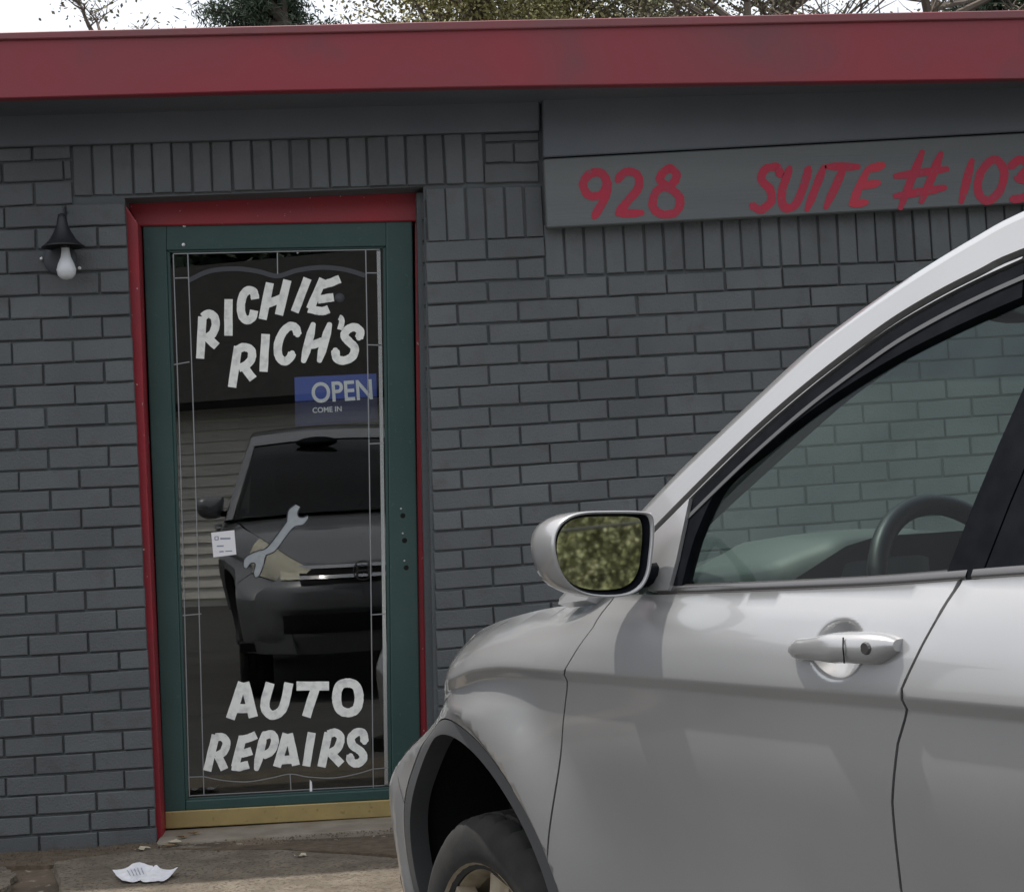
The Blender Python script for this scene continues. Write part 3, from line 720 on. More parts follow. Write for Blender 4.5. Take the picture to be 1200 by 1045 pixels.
# ------------------------------------------------------------------ silver car
CARLOC = (2.42688, -1.57664, -.31085); CARROT = R(90+25.8706)      # car frame: x forward, y to its left, z up
def pchip(xk, yk):
    xk = np.array(xk, float); yk = np.array(yk, float); hh = np.diff(xk); dl_ = np.diff(yk)/hh; d = np.zeros_like(yk)
    for i in range(1, len(xk)-1):
        if dl_[i-1]*dl_[i] > 0:
            w1, w2 = 2*hh[i]+hh[i-1], hh[i]+2*hh[i-1]; d[i] = (w1+w2)/(w1/dl_[i-1]+w2/dl_[i])
    d[0], d[-1] = dl_[0], dl_[-1]
    def fn(x):
        x = np.clip(x, xk[0], xk[-1]); i = np.clip(np.searchsorted(xk, x)-1, 0, len(xk)-2)
        t = (x-xk[i])/hh[i]
        return (yk[i]*(1+2*t)*(1-t)**2+hh[i]*d[i]*t*(1-t)**2+yk[i+1]*t*t*(3-2*t)+hh[i]*d[i+1]*t*t*(t-1))
    return fn
def sstep(a, b, x): t = np.clip((x-a)/(b-a), 0, 1); return t*t*(3-2*t)
PLAN = pchip([-3.6, -3.45, -3.2, -2.7, -2, -.4, -.15, 0, .1, .2, .3, .39, .46, .55, .65, .75, .86], [.70, .80, .87, .895, .90, .90, .894, .878, .857, .832, .816, .810, .797, .742, .66, .56, .42])
PUP = pchip([-3.6, -3.45, -3.2, -2.7, -2, -.4, -.2, -.05, .1, .2, .34, .46, .6, .75, .86], [.70, .80, .87, .895, .90, .90, .893, .876, .822, .768, .692, .625, .54, .43, .31])
EY = pchip([-3.6, -3.0, -1.7, -.86, -.67, -.45, -.26, -.1, .05, .2, .36, .46, .6, .75, .86], [.68, .80, .835, .845, .83, .775, .745, .725, .695, .655, .60, .55, .47, .36, .25])
EZ = pchip([-3.6, -1.9, -1.4, -.86, -.67, -.5, -.26, -.1, .05, .2, .36, .46, .6, .75, .86], [1.24, 1.222, 1.194, 1.172, 1.166, 1.148, 1.124, 1.102, 1.080, 1.054, 1.015, .98, .92, .85, .78])
ZC = pchip([-3.6, -1.8, -1.5, -1.2, -.74, -.55, -.35, -.2, -.09, .1, .3, .5, .86], [1.07, 1.036, 1.034, 1.029, 1.022, 1.018, 1.014, 1.0, .977, .94, .88, .80, .70])
ARCH_C = .465; ARCH_R = .371
def section(x):
    wv, ye, ze, zc = float(PLAN(x)), float(EY(x)), float(EZ(x)), float(ZC(x))
    k = float(sstep(.15, -.15, x)) if x > -.2 else 1.0
    k = min(1.0, max(0.0, (.25-x)/.4))
    wu = float(PUP(x)); D_ = wu-ye; H_ = ze-zc
    z = [.20, .27, .45, .65, zc-.12, zc-.03, zc, zc+.3*H_, zc+.70*H_, zc+.735*H_, ze]
    kf = float(sstep(-.75, -.05, x))
    y = [wv-.156+.071*kf, wv-.140+.080*kf, wv-.106+.083*kf, wv-.066+.062*kf, (wv-.017+.017*kf)*(.5+.4*kf)+wu*(.5-.4*kf), wu-.002, wu, wu-.10*D_, wu-.46*D_, wu-.505*D_, ye]
    return z, y
_cache = {}
def yside(x, z, bump=True):
    kx = round(float(x), 4)
    if kx not in _cache: _cache[kx] = pchip(*section(kx))
    y = float(_cache[kx](z))
    zc = float(ZC(x)); k = min(1.0, max(0.0, (.12-x)/.25))
    y += .015*k*min(1.0, max(0.0, (z-zc+.023)/.023))-.004*k            # pressed waist crease
    if bump:
        for cx in (0.0, -2.62):
            r_ = math.hypot(x-cx, z-ARCH_C)
            if r_ < .66:
                b = .030*float(sstep(.66, .455, r_))
                if r_ < .45: b -= .032*min(1, (.45-r_)/.042)
                zc = float(ZC(x)); b *= (1-float(sstep(zc-.10, zc-.025, z)))*(1-.6*float(sstep(.2, .38, x)) if cx == 0 else 1)
                y += b
        for cx in (-1.398, -2.35):                                # finger scoop behind each handle
            e = ((x-cx)/.066)**2+((z-1.100)/.050)**2
            if e < 1: y -= .026*(1-e)**1.2*1.0
    return y
def ygreen(x, z): return .843-.355*(z-1.205)-(.0 if x > -1.2 else .0)
def densify(poly, h):
    o = []
    for a, b in zip(poly, poly[1:]+poly[:1]):
        n = max(1, int(math.hypot(b[0]-a[0], b[1]-a[1])/h))
        o += [(a[0]+(b[0]-a[0])*k/n, a[1]+(b[1]-a[1])*k/n) for k in range(n)]
    return o
def inside(p, poly):
    x, y = p; c = False; n = len(poly)
    for i in range(n):
        x1, y1 = poly[i]; x2, y2 = poly[i-1]
        if (y1 > y) != (y2 > y) and x < (x2-x1)*(y-y1)/(y2-y1)+x1: c = not c
    return c
def panel(name, poly, yf, m, parent, side=1, grid=.02, flange=.018, edge=None, feat=False):
    """sheet-metal panel: outline in side view (x,z), pressed to the surface y=yf(x,z), edges folded inwards"""
    bd = densify(poly, edge or grid*.7); nbd = len(bd)
    xs_ = [p[0] for p in bd]; zs = [p[1] for p in bd]
    pts = list(bd); bseg = np.array(bd)
    x = min(xs_)
    rows = int((max(zs)-min(zs))/grid)+1; cols = int((max(xs_)-min(xs_))/grid)+1
    for j in range(1, rows):
        for i in range(1, cols):
            p = (min(xs_)+i*grid+(grid*.5 if j % 2 else 0), min(zs)+j*grid)
            if feat and -.042 < p[1]-float(ZC(p[0])) < .016: continue
            if inside(p, poly) and np.min((bseg[:, 0]-p[0])**2+(bseg[:, 1]-p[1])**2) > (grid*.55)**2: pts.append(p)
    if feat:
        for k_ in range(int((max(xs_)-min(xs_))/.012)+1):
            for dz in (-.034, -.0275, -.0235, -.0195, -.012, -.004, 0, .004, .010):
                x_ = min(xs_)+k_*.012; p = (x_, float(ZC(x_))+dz)
                if inside(p, poly) and np.min((bseg[:, 0]-p[0])**2+(bseg[:, 1]-p[1])**2) > .004**2: pts.append(p)
        for cx in (-1.398, -2.35):
            for i_ in range(-16, 17):
                for j_ in range(-15, 16):
                    p = (cx+i_*.0050+.0003*j_, 1.100+j_*.0041)
                    if math.hypot(i_/16, j_/15) < 1.02 and inside(p, poly): pts.append(p)
    V, Ed, Fc, *_ = delaunay_2d_cdt([Vector(p) for p in pts], [(i, (i+1) % nbd) for i in range(nbd)], [], 1, 1e-6)
    vs, nr = [], []
    e = .004
    for p in V:
        x, z = p.x, p.y; y = yf(x, z)
        gx = (yf(x+e, z)-yf(x-e, z))/(2*e); gz = (yf(x, z+e)-yf(x, z-e))/(2*e)
        n = Vector((-gx, 1, -gz)).normalized()
        vs.append((x, y*side, z)); nr.append((n.x, n.y*side, n.z))
    fs = []
    for f in Fc:
        a, b, c = [Vector(vs[i]) for i in f[:3]]
        nn = (b-a).cross(c-a)
        fs.append(tuple(f) if nn.dot(Vector(nr[f[0]])) > 0 else tuple(reversed(f)))
    nt_ = len(vs)
    loop = [min(range(len(V)), key=lambda i: (V[i].x-p[0])**2+(V[i].y-p[1])**2) for p in bd]
    if flange:
        base = len(vs)
        for i in loop:
            n = nr[i]; p = vs[i]; vs.append(p); nr.append(n)
        for i in loop:
            n = nr[i]; p = vs[i]; vs.append((p[0]-n[0]*flange, p[1]-n[1]*flange, p[2]-n[2]*flange)); nr.append(n)
        for i in range(nbd):
            j = (i+1) % nbd; fs.append((base+i, base+j, base+nbd+j, base+nbd+i))
    me = bpy.data.meshes.new(name); me.from_pydata(vs, [], fs); me.shade_smooth()
    me.validate()
    nl = []
    for poly_ in me.polygons:
        for vi in poly_.vertices:
            nl.append(nr[vi] if vi < nt_ else tuple(poly_.normal))
    me.normals_split_custom_set(nl)
    me.materials.append(MATS[m])
    return link(name, me, parent, True)
def ribbon(a, b): return list(a)+list(reversed(b))
DF = [(-.672, 1.168), (-.652, 1.108), (-.594, 1.038), (-.569, 1.011), (-.526, .904), (-.481, .777), (-.442, .665), (-.403, .542), (-.392, .42), (-.392, .30)]
DR = [(-1.63, 1.2065), (-1.611, 1.154), (-1.583, 1.096), (-1.556, 1.048), (-1.550, 1.014), (-1.519, .958), (-1.486, .861), (-1.456, .714), (-1.440, .56), (-1.430, .42), (-1.430, .36)]
def shift(line, d): return [(x+d, z) for x, z in line]
def arc(cx, r_, a0, a1, n=40): return [(cx+r_*math.cos(R(a0+(a1-a0)*k/n)), ARCH_C+r_*math.sin(R(a0+(a1-a0)*k/n))) for k in range(n+1)]
def topline(x0, x1, n=40, dz=0): return [(x0+(x1-x0)*k/n, float(EZ(x0+(x1-x0)*k/n))+dz) for k in range(n+1)]
APO = [(-.50, 1.150), (-.62, 1.236), (-.736, 1.331), (-.824, 1.398), (-.933, 1.471), (-1.037, 1.539), (-1.138, 1.602), (-1.238, 1.650), (-1.335, 1.691), (-1.429, 1.726), (-1.519, 1.756), (-1.605, 1.780), (-1.8, 1.812), (-2.2, 1.836), (-2.7, 1.83), (-3.1, 1.80), (-3.35, 1.76)]
API = [(-.60, 1.160), (-.70, 1.236), (-.788, 1.310), (-.949, 1.427), (-1.052, 1.496), (-1.153, 1.555), (-1.252, 1.606), (-1.347, 1.650), (-1.441, 1.683), (-1.532, 1.708), (-1.62, 1.729), (-1.9, 1.765), (-2.3, 1.778), (-2.8, 1.765), (-3.2, 1.72)]
def offs(line, dx, dz): return [(x+dx, z+dz) for x, z in line]
DFI0 = [(-.66, 1.170), (-.735, 1.236), (-.812, 1.302), (-.960, 1.410), (-1.063, 1.478), (-1.163, 1.537), (-1.262, 1.587), (-1.357, 1.630), (-1.451, 1.662), (-1.542, 1.687), (-1.63, 1.707)]
DFI = [(x+.004, z+.0065) for x, z in DFI0]
def smooth_line(q, n=4):
    q = [np.array(p) for p in q]; o = []
    for i in range(len(q)-1):
        p0, p1, p2, p3 = q[max(i-1, 0)], q[i], q[i+1], q[min(i+2, len(q)-1)]
        o += [tuple(.5*((2*p1)+(-p0+p2)*t+(2*p0-5*p1+4*p2-p3)*t*t+(-p0+3*p1-3*p2+p3)*t**3)) for t in np.linspace(0, 1, n, endpoint=False)]
    return o+[tuple(q[-1])]
GLI = [(-.908, 1.186), (-.910, 1.240), (-.920, 1.300), (-.961, 1.382), (-1.068, 1.444), (-1.17, 1.499), (-1.27, 1.543), (-1.367, 1.579), (-1.461, 1.607), (-1.551, 1.630), (-1.64, 1.650)]

APO0 = APO
APO, API, DFI, GLI = smooth_line(APO), smooth_line(API), smooth_line(DFI), smooth_line(GLI)
def body(root, paint, detail=True):
    Pn = lambda *a, **k: panel(*a, **k)
    for s in (1, -1):
        fd = Pn('fender', [(x+.003, z) for x, z in DF[1:-1]][::-1][::-1] and (topline(-.665, .27)+[(.298, .91), (.348, .82), (.385, .70)]+arc(0, .408, 24, 196)+[(-.389, .36)]+[(x+.003, z) for x, z in DF[-2:0:-1]]), yside, paint, root, side=s, feat=True)
        at_ = Pn('arch_trim', arc(0, .4045, -14, 203, 60)+arc(0, .371, 203, -14, 60), lambda x, z: yside(x, z)-.001, 'trim_grey', fd, side=s, grid=.012, edge=.010, flange=.05)
        dr_ = Pn('front_door', [(x-.002, z) for x, z in DF[::-1]][2:]+topline(-.676, -1.626, 40, .004)[0:]+[(x+.003, z) for x, z in DR[1:]], yside, paint, root, side=s, feat=True)
        rd = Pn('rear_door', [(x-.003, z) for x, z in DR]+[(-2.19, .36)]+arc(-2.62, .43, -14, 70, 20)+[(-2.50, 1.0), (-2.658, 1.15)]+topline(-2.66, -1.636, 40, .004), yside, paint, root, side=s, grid=.03, feat=True)
        Pn('quarter_panel', [(-2.664, 1.15), (-2.506, 1.0), (-2.479, .868)]+arc(-2.62, .408, 71, 200, 30)+[(-3.1, .34), (-3.55, .40), (-3.58, 1.0)]+topline(-3.58, -2.67, 20, .004), yside, paint, root, side=s, grid=.035)
        Pn('sill', [(-.395, .285), (-.395, .352), (-2.19, .352), (-2.19, .285)], lambda x, z: yside(x, z)-.004, 'trim_grey', root, side=s, grid=.05)
        Pn('front_bumper', [(.389, .70), (.357, .805), (.42, .783), (.60, .748), (.80, .708), (.80, .29), (.40, .29)]+arc(0, .408, -20, 23, 14), lambda x, z: yside(x, z)-.001, paint, root, side=s, grid=.015)
        hl = Pn('headlight', [(.275, float(EZ(.275))), (.303, .91), (.355, .812), (.43, .788), (.60, .755), (.79, .715)]+topline(.79, .28, 14)[:-1], lambda x, z: yside(x, z)+.002, 'lens', root, side=s, grid=.025)
        # greenhouse
        Pn('a_pillar', ribbon(APO, API), lambda x, z: ygreen(x, z)+.006-.35*max(0, 0), paint, root, side=s, grid=.02, flange=.03)
        # roof rail rounding over the pillar towards the windscreen / roof
        rr = []
        for (x, z) in APO:
            y = ygreen(x, z)+.006; rr.append([(x, s*y, z), (x+.012, s*(y-.012), z+.012), (x+.02, s*(y-.035), z+.018), (x+.022, s*(y-.06), z+.019)])
        MB().grid(rr).build('roof_rail', paint, root, local=True, smooth=True)
        df = Pn('door_frame_strip', ribbon(offs(API[4:41], -.008, -.012), DFI[4:]), lambda x, z: ygreen(x, z)+.004, paint, dr_, side=s, grid=.02, flange=.01)
        Pn('window_frame', ribbon(offs(DFI[4:], -.004, -.006), GLI), lambda x, z: ygreen(x, z)+.001, 'frame_black', dr_, side=s, grid=.03, flange=.022)
        Pn('run_channel', ribbon(offs(DFI[6:], -.016, -.026), offs(DFI[6:], -.020, -.033)), lambda x, z: ygreen(x, z)+.0035, 'trim_grey', dr_, side=s, grid=.03, flange=.002)
        if s == 1 or True:
            Pn('sail', [(-.881, 1.356), (-.779, 1.283), (-.815, 1.183), (-.880, 1.185), (-.884, 1.241)], lambda x, z: ygreen(x, z)+.010, paint, dr_, side=s, grid=.02, flange=.012)
        gl_ = Pn('window_glass', GLI+[(-1.70, 1.66), (-1.66, 1.35), (-1.60, 1.206)]+topline(-1.6, -.93, 10, .012), lambda x, z: ygreen(x, z)-.012, 'side_glass', dr_, side=s, grid=.05, flange=0)
        Pn('pillar_cover', [(-1.593, 1.212), (-1.625, 1.327), (-1.654, 1.418), (-1.70, 1.55), (-1.735, 1.672), (-1.80, 1.685), (-1.755, 1.50), (-1.700, 1.33), (-1.668, 1.215)], lambda x, z: ygreen(x, z)+.004, 'frame_black', dr_, side=s, grid=.03, flange=.02)
        Pn('pillar_cover', [(-1.671, 1.216), (-1.703, 1.33), (-1.758, 1.50), (-1.803, 1.686), (-1.9, 1.70), (-1.83, 1.45), (-1.78, 1.218)], lambda x, z: ygreen(x, z)+.003, 'frame_black', rd, side=s, grid=.03, flange=.02)
        Pn('window_glass', [(-1.78, 1.222), (-1.83, 1.45), (-1.9, 1.70), (-2.45, 1.72), (-2.62, 1.45), (-2.68, 1.24)], lambda x, z: ygreen(x, z)-.010, 'dark_glass', rd, side=s, grid=.06, flange=0)
        Pn('window_surround', [(-1.63, 1.709), (-1.9, 1.745), (-2.3, 1.76), (-2.8, 1.75), (-3.2, 1.70), (-3.3, 1.5), (-3.42, 1.24), (-2.685, 1.232), (-2.62, 1.455), (-2.45, 1.725), (-1.9, 1.706), (-1.70, 1.675)], lambda x, z: ygreen(x, z)+.001, 'frame_black', root, side=s, grid=.05, flange=.01)
        # belt mouldings
        for x0, x1, par in ((-.835, -1.640, dr_), (-1.652, -2.66, rd)):
            n = 30; G = []
            for k in range(n+1):
                x = x0+(x1-x0)*k/n; z = float(EZ(x)); y = float(EY(x))
                G.append([(x, s*(y-.004), z+.001), (x, s*(y+.007), z+.003), (x, s*(y+.009), z+.010), (x, s*(y+.004), z+.019), (x, s*(y-.006), z+.022), (x, s*(y-.030), z+.020)])
            MB().grid(G).build('belt_moulding', 'belt_trim', par, local=True, smooth=True)
        # handles
        for hx, par in ((-1.295, dr_), (-2.235, rd)):
            G = []; n = 22; Lh = .252
            for k in range(n+1):
                t = k/n; x = hx-Lh*t; zc = 1.096+.012*t+.004*math.sin(t*math.pi)
                out_ = .006+.038*math.sin(math.pi*(.03+.94*t))**.5
                hz = .0185+.0075*float(sstep(.25, .6, t))
                hz *= min(1, .45+(t/.10)**.6*.55) if t < .10 else (1 if t < .80 else 1-.62*((t-.80)/.20)**1.6)
                zc += .006*float(sstep(.80, 1, t))
                yb = yside(x, zc, False); ring = []
                inner = yb-.01+(out_-.012)*float(sstep(.06, .14, t)*sstep(.56, .48, t))
                for (a, b_) in ((-1, .35), (-.93, .66), (-.72, .88), (-.3, .985), (.1, 1.0), (.5, .97), (.82, .84), (.97, .60), (1, .3), (.85, .0), (-.85, .0)):
                    ring.append((x, s*((yb+out_)*b_+inner*(1-b_)), zc+hz*a))
                ring.append(ring[0]); G.append(ring)
            hd = MB().grid(G)
            hd.add(G[0][:-1], [tuple(range(11))]); hd.add(G[-1][:-1], [tuple(range(11))])
            ho = hd.build('door_handle', paint, par, local=True, smooth=True)
            if s == 1 and par is dr_:
                MB().lathe([(0, .004), (.009, .004), (.011, 0)], (hx-.208, yside(hx-.208, 1.10, False)+.030, 1.110), 'y', 12).build('keyhole', 'belt_trim', ho, local=True)
                MB().tube([(hx-.165, yside(hx-.165, 1.1, False)+.0385, 1.126), (hx-.169, yside(hx-.169, 1.1, False)+.0435, 1.108), (hx-.163, yside(hx-.163, 1.1, False)+.0375, 1.085)], .0014, 5).build('seam', 'liner', ho, local=True)
        # mirror
        rim = [(.872, 1.252), (.866, 1.292), (.867, 1.325), (.884, 1.336), (.951, 1.341), (1.009, 1.341), (1.044, 1.328), (1.062, 1.302), (1.064, 1.267), (1.054, 1.228), (1.031, 1.198), (.993, 1.181), (.935, 1.177), (.899, 1.189), (.880, 1.216)]
        q_ = [np.array(p) for p in rim]; sm = []
        for i in range(len(q_)):
            p0, p1, p2, p3 = q_[i-1], q_[i], q_[(i+1) % len(q_)], q_[(i+2) % len(q_)]
            for t in (0, .25, .5, .75): sm.append(.5*((2*p1)+(-p0+p2)*t+(2*p0-5*p1+4*p2-p3)*t*t+(-p0+3*p1-3*p2+p3)*t**3))
        cen = np.array([.966, 1.260]); MA = R(14.0); X0 = -.835
        def mpos(p, dx): return (X0+dx+(p[0]-.945)*math.tan(MA), s*p[0], p[1])     # mirror plane swung outwards
        def ringp(sc, dx, sh_=0.0):
            g_ = [mpos(cen+(p-cen)*sc+np.array([sh_, 0]), dx) for p in sm]; return g_+[g_[0]]
        mm = MB(); G = [ringp(.915, .010), ringp(.94, .001), ringp(.965, -.003), ringp(.99, -.001), ringp(1.0, .006), ringp(1.005, .03, .0), ringp(.985, .06, .002), ringp(.92, .09, .002), ringp(.76, .115, .0), ringp(.45, .13), ringp(.02, .134)]
        mo = mm.grid(G).build('wing_mirror', paint, dr_, local=True, smooth=True)
        bz = MB().grid([ringp(.94, .003), ringp(.90, .008), ringp(.86, .018), ringp(.74, .021)]).build('bezel', 'frame_black', mo, local=True, smooth=True)
        gp = [(X0+.0135+(p_[0]-cen[0])*math.tan(R(17.4))+(cen[0]-.945)*math.tan(MA), s*p_[0], p_[1]) for p_ in [cen+np.array([.004, .002])+(p-cen)*.845 for p in sm]]
        tl_ = math.tan(R(1.05)); gp = [(x-(z-1.260)*tl_*-1, y, z) for x, y, z in gp]
        mgl = MB().add(gp, [tuple(range(len(gp)))]).build('mirror_face', 'mirror_glass', mo, local=True)
        MB().tube([(X0+.01, s*.82, 1.215), (X0+.03, s*.86, 1.21), (X0+.05, s*.91, 1.215)], [.026, .022, .022], 10).build('mirror_arm', 'frame_black', mo, local=True, smooth=True)
        # wheels
        for wx in (0.0, -2.62):
            wheel(root, wx, s)
        # wheel-well liners
        for wx in (0.0, -2.62):
            G = []
            for k in range(31):
                a = R(-20+220*k/30); lx, lz = wx+.395*math.cos(a), ARCH_C+.395*math.sin(a); yo_ = min(.862, yside(lx, lz)-.03)
                G.append([(lx, s*yy, lz) for yy in (yo_, min(.78, yo_-.02), .62, .50)])
            wl_ = MB().grid(G)
            wl_.add([G[k][3] for k in range(31)], [tuple(range(31))])
            wl_.build('wheel_liner', 'liner', root, local=True)
    # hood
    G = []
    for i in range(31):
        x = -.44+(.86+.44)*i/30; ye, ze = float(EY(x))-.004, float(EZ(x))
        row = []
        for j in range(25):
            v_ = -1+2*j/24; row.append((x, ye*v_, ze+.030*(1-abs(v_)**2.2)*min(1, (1.1-x)/.6)))
        G.append(row)
    hd = MB().grid(G).build('hood', paint, root, local=True, smooth=True)
    G = [[(-.44-.10*k/4-.0*abs(v_), v_*(.775), 1.143+.012*k/4+.026*(1-abs(v_)**2)) for v_ in np.linspace(-1, 1, 17)] for k in range(5)]
    MB().grid(G).build('cowl', 'plastic_dark', root, local=True, smooth=True)
    # front end
    XN = pchip([.27, .45, .62, .75, .84, .90], [.80, .90, .915, .90, .87, .84])
    def NX(y, z):
        k_ = float(sstep(.70, .84, z)); a = abs(y); return float(XN(z))-(a**3.4*(1-k_)+1.15*a**2.2*k_)
    ym_ = lambda z: .69-.17*float(sstep(.66, .80, z))
    G = []
    for i in range(26):
        z = .28+(.87-.28)*i/25
        G.append([(NX(v_*ym_(z), z)-(.02 if .42 < z < .54 and abs(v_) < .8 else 0)-.012, v_*ym_(z), z) for v_ in np.linspace(-1, 1, 41)])
    MB().grid(G).build('nose', paint, root, local=True, smooth=True)
    def front(y0, y1, z0, z1, d, n=14):
        return [[(NX(y, z)+d, y, z) for y in np.linspace(y0, y1, n)] for z in np.linspace(z0, z1, 5)]
    gr_ = MB().grid(front(-.40, .40, .735, .855, .004)).build('grille', 'liner', root, local=True)
    MB().grid(front(-.52, .52, .42, .54, .024)).build('intake', 'liner', root, local=True)
    for z in (.765, .83): MB().grid(front(-.40, .40, z, z+.022, .012)).build('grille_bar', 'chrome', gr_, local=True)
    em = MB()
    for (y0, z0, y1, z1) in ((-.045, .765, -.030, .845), (.030, .765, .045, .845), (-.03, .798, .03, .812)):
        em.box((.905, y0, z0), (.925, y1, z1))
    em.lathe([(.056, .0), (.064, .0), (.064, .012), (.056, .012)], (.905, 0, .805), 'x', 28, True)
    em.build('emblem', 'chrome', gr_, local=True)
    for s in (1, -1): MB().grid(front(s*.40, s*.52, .765, .86, .004, 10)).build('headlight', 'lens', root, local=True, smooth=True)
    # windscreen, roof, rear
    AP = [p for p in APO if p[0] >= -1.34]
    G = []
    for i in range(len(AP)):
        x, z = AP[i]; y = ygreen(x, z)-.05; t = i/(len(AP)-1)
        G.append([(x+.02+(.13-.05*t)*(1-v_*v_), y*v_, z+.012+(.030-.0*t)*(1-v_*v_)) for v_ in np.linspace(-1, 1, 25)])
    MB().grid(G).build('windshield', 'windshield_glass', root, local=True, smooth=True)
    RP = [p for p in APO if p[0] <= -1.33]
    G = []
    for i, (x, z) in enumerate(RP):
        y = ygreen(x, z)-.045
        G.append([(x+.02+.08*(1-v_*v_)*(1-i/(len(RP)-1)), y*v_, z+.019+.03*(1-v_*v_)) for v_ in np.linspace(-1, 1, 21)])
    MB().grid(G).build('roof', paint, root, local=True, smooth=True)
    G = [[(x-.02, y*.97*v_, z-.035+.03*(1-v_*v_)) for v_ in np.linspace(-1, 1, 9)] for (x, z) in RP[:] for y in [ygreen(x, z)]]
    MB().grid(G).build('headliner', 'interior', root, local=True)
    MB().grid([[(x, v_*(.70 if z < 1.3 else .62), z) for v_ in np.linspace(-1, 1, 7)] for x, z in ((-3.60, .4), (-3.62, .9), (-3.58, 1.2))]).build('tailgate', paint, root, local=True, smooth=True)
    MB().grid([[(x, v_*(.66-.1*(z-1.2)), z) for v_ in np.linspace(-1, 1, 7)] for x, z in ((-3.58, 1.2), (-3.50, 1.5), (-3.34, 1.79))]).build('rear_window', 'dark_glass', root, local=True, smooth=True)
    # cabin
    MB().box((-3.4, -.80, .30), (.55, .80, .36)).build('floor_pan', 'liner', root, local=True)
    fw = MB(); fw.box((-.50, -.80, .36), (-.46, .80, 1.10)); fw.box((-.45, -.40, .36), (.40, .40, .86)); fw.build('firewall', 'liner', root, local=True)
    for s in (1, -1):
        inn = MB().grid([[(x, s*(yside(x, z, False)-.035), z) for x in np.linspace(-.41, -2.15, 25)] for z in (.34, .6, .9, 1.05)]+[[(x, s*(float(EY(x))-.045), float(EZ(x))-.012) for x in np.linspace(-.41, -2.15, 25)]]+[[(x, s*.70, 1.19+.02*k_) for x in np.linspace(-.41, -2.15, 25)] for k_ in (0,)])
        inn.build('door_trim', 'interior', root, local=True)
        MB().grid([[(x-.065, s*(ygreen(x, z)-.030), z-.085), (x-.05, s*(ygreen(x, z)-.050), z-.070), (x-.01, s*(ygreen(x, z)-.075), z-.025), (x+.012, s*(ygreen(x, z)-.085), z+.002)] for x, z in APO[4:46]]).build('pillar_trim', 'dash_top', root, local=True, smooth=True)
        sg = []
        for x, z, hw in ((-1.05, .55, .25), (-1.10, .66, .26), (-1.5, .64, .26), (-1.60, .70, .25), (-1.66, .95, .24), (-1.74, 1.2, .21), (-1.78, 1.30, .14)):
            sg.append([(x, s*.37+hw*v_, z-.02*v_*v_) for v_ in np.linspace(-1, 1, 9)])
        sb = []
        for x, z, hw in ((-1.78, 1.30, .14), (-1.84, 1.2, .21), (-1.80, .9, .24), (-1.78, .45, .25), (-1.10, .42, .25), (-1.05, .55, .25)):
            sb.append([(x, s*.37+hw*v_, z) for v_ in np.linspace(-1, 1, 9)])
        so = MB().grid(sg+sb).build('seat', 'seat_cloth', root, local=True, smooth=True)
        hr = MB().lathe([(0, .0), (.07, .0), (.10, .03), (.105, .10), (.08, .15), (0, .16)], (-1.82, s*.37, 1.34), 'z', 14).build('headrest', 'seat_cloth', so, local=True, smooth=True)
    # dashboard with instrument hood
    G = []
    for xx, dz in ((-.42, -.03), (-.55, -.012), (-.68, 0), (-.76, .0), (-.80, -.012), (-.815, -.05), (-.80, -.30), (-.74, -.45)):
        row = []
        for yy in np.linspace(-.74, .74, 60):
            hump = float(sstep(.56, .40, yy)*sstep(.06, .20, yy))*.052*(1 if xx < -.5 else .3)
            row.append((xx-(.09*float(sstep(.54, .44, yy)*sstep(.12, .22, yy)) if xx < -.7 else 0), yy, 1.205+dz+(hump if dz > -.2 else 0)+.01*(1-(yy/.74)**2)))
        G.append(row)
    MB().grid(G).build('dashboard', 'dash_top', root, local=True, smooth=True)
    MB().add([(-.915, .10, 1.256), (-.915, .36, 1.258), (-.91, .44, 1.243), (-.90, .57, 1.185), (-.87, .60, 1.06), (-.87, .10, 1.06)], [(0, 1, 2, 3, 4, 5)]).build('instrument_panel', 'liner', root, local=True)
    # steering wheel
    tl = R(20); u = Vector((math.sin(tl), 0, math.cos(tl))); c = Vector((-1.14, .37, 1.14)); rad = .19
    pts = [c+Vector((0, 1, 0))*rad*math.cos(t)+u*rad*math.sin(t) for t in np.linspace(0, 2*math.pi, 49)]
    so = MB().tube(pts, .0205, 12, False).build('steering_wheel', 'wheel_leather', root, local=True, smooth=True)
    hb = MB(); hb.tube([c+Vector((.0, .0, 0)), c+Vector((.03, 0, -.01)), c+Vector((.30, 0, -.12))], [.06, .055, .03], 12)
    for a in (R(5), R(175), R(270)): hb.tube([c, c+Vector((0, 1, 0))*rad*math.cos(a)+u*rad*math.sin(a)], [.03, .016], 8)
    hb.build('steering_hub', 'interior', so, local=True, smooth=True)
    MB().lathe([(0, 0), (.10, .005), (.118, .02), (.118, .03), (0, .045)], (0, 0, 0), 'x', 20).build('rear_view_mirror', 'frame_black', root, local=True, smooth=True)
    rv = [o for o in root.children if o.name.startswith('rear_view_mirror')][-1]; rv.location = (-1.13, .15, 1.712); rv.scale = (1, 1.35, .36); rv.rotation_euler = (0, 0, .25)
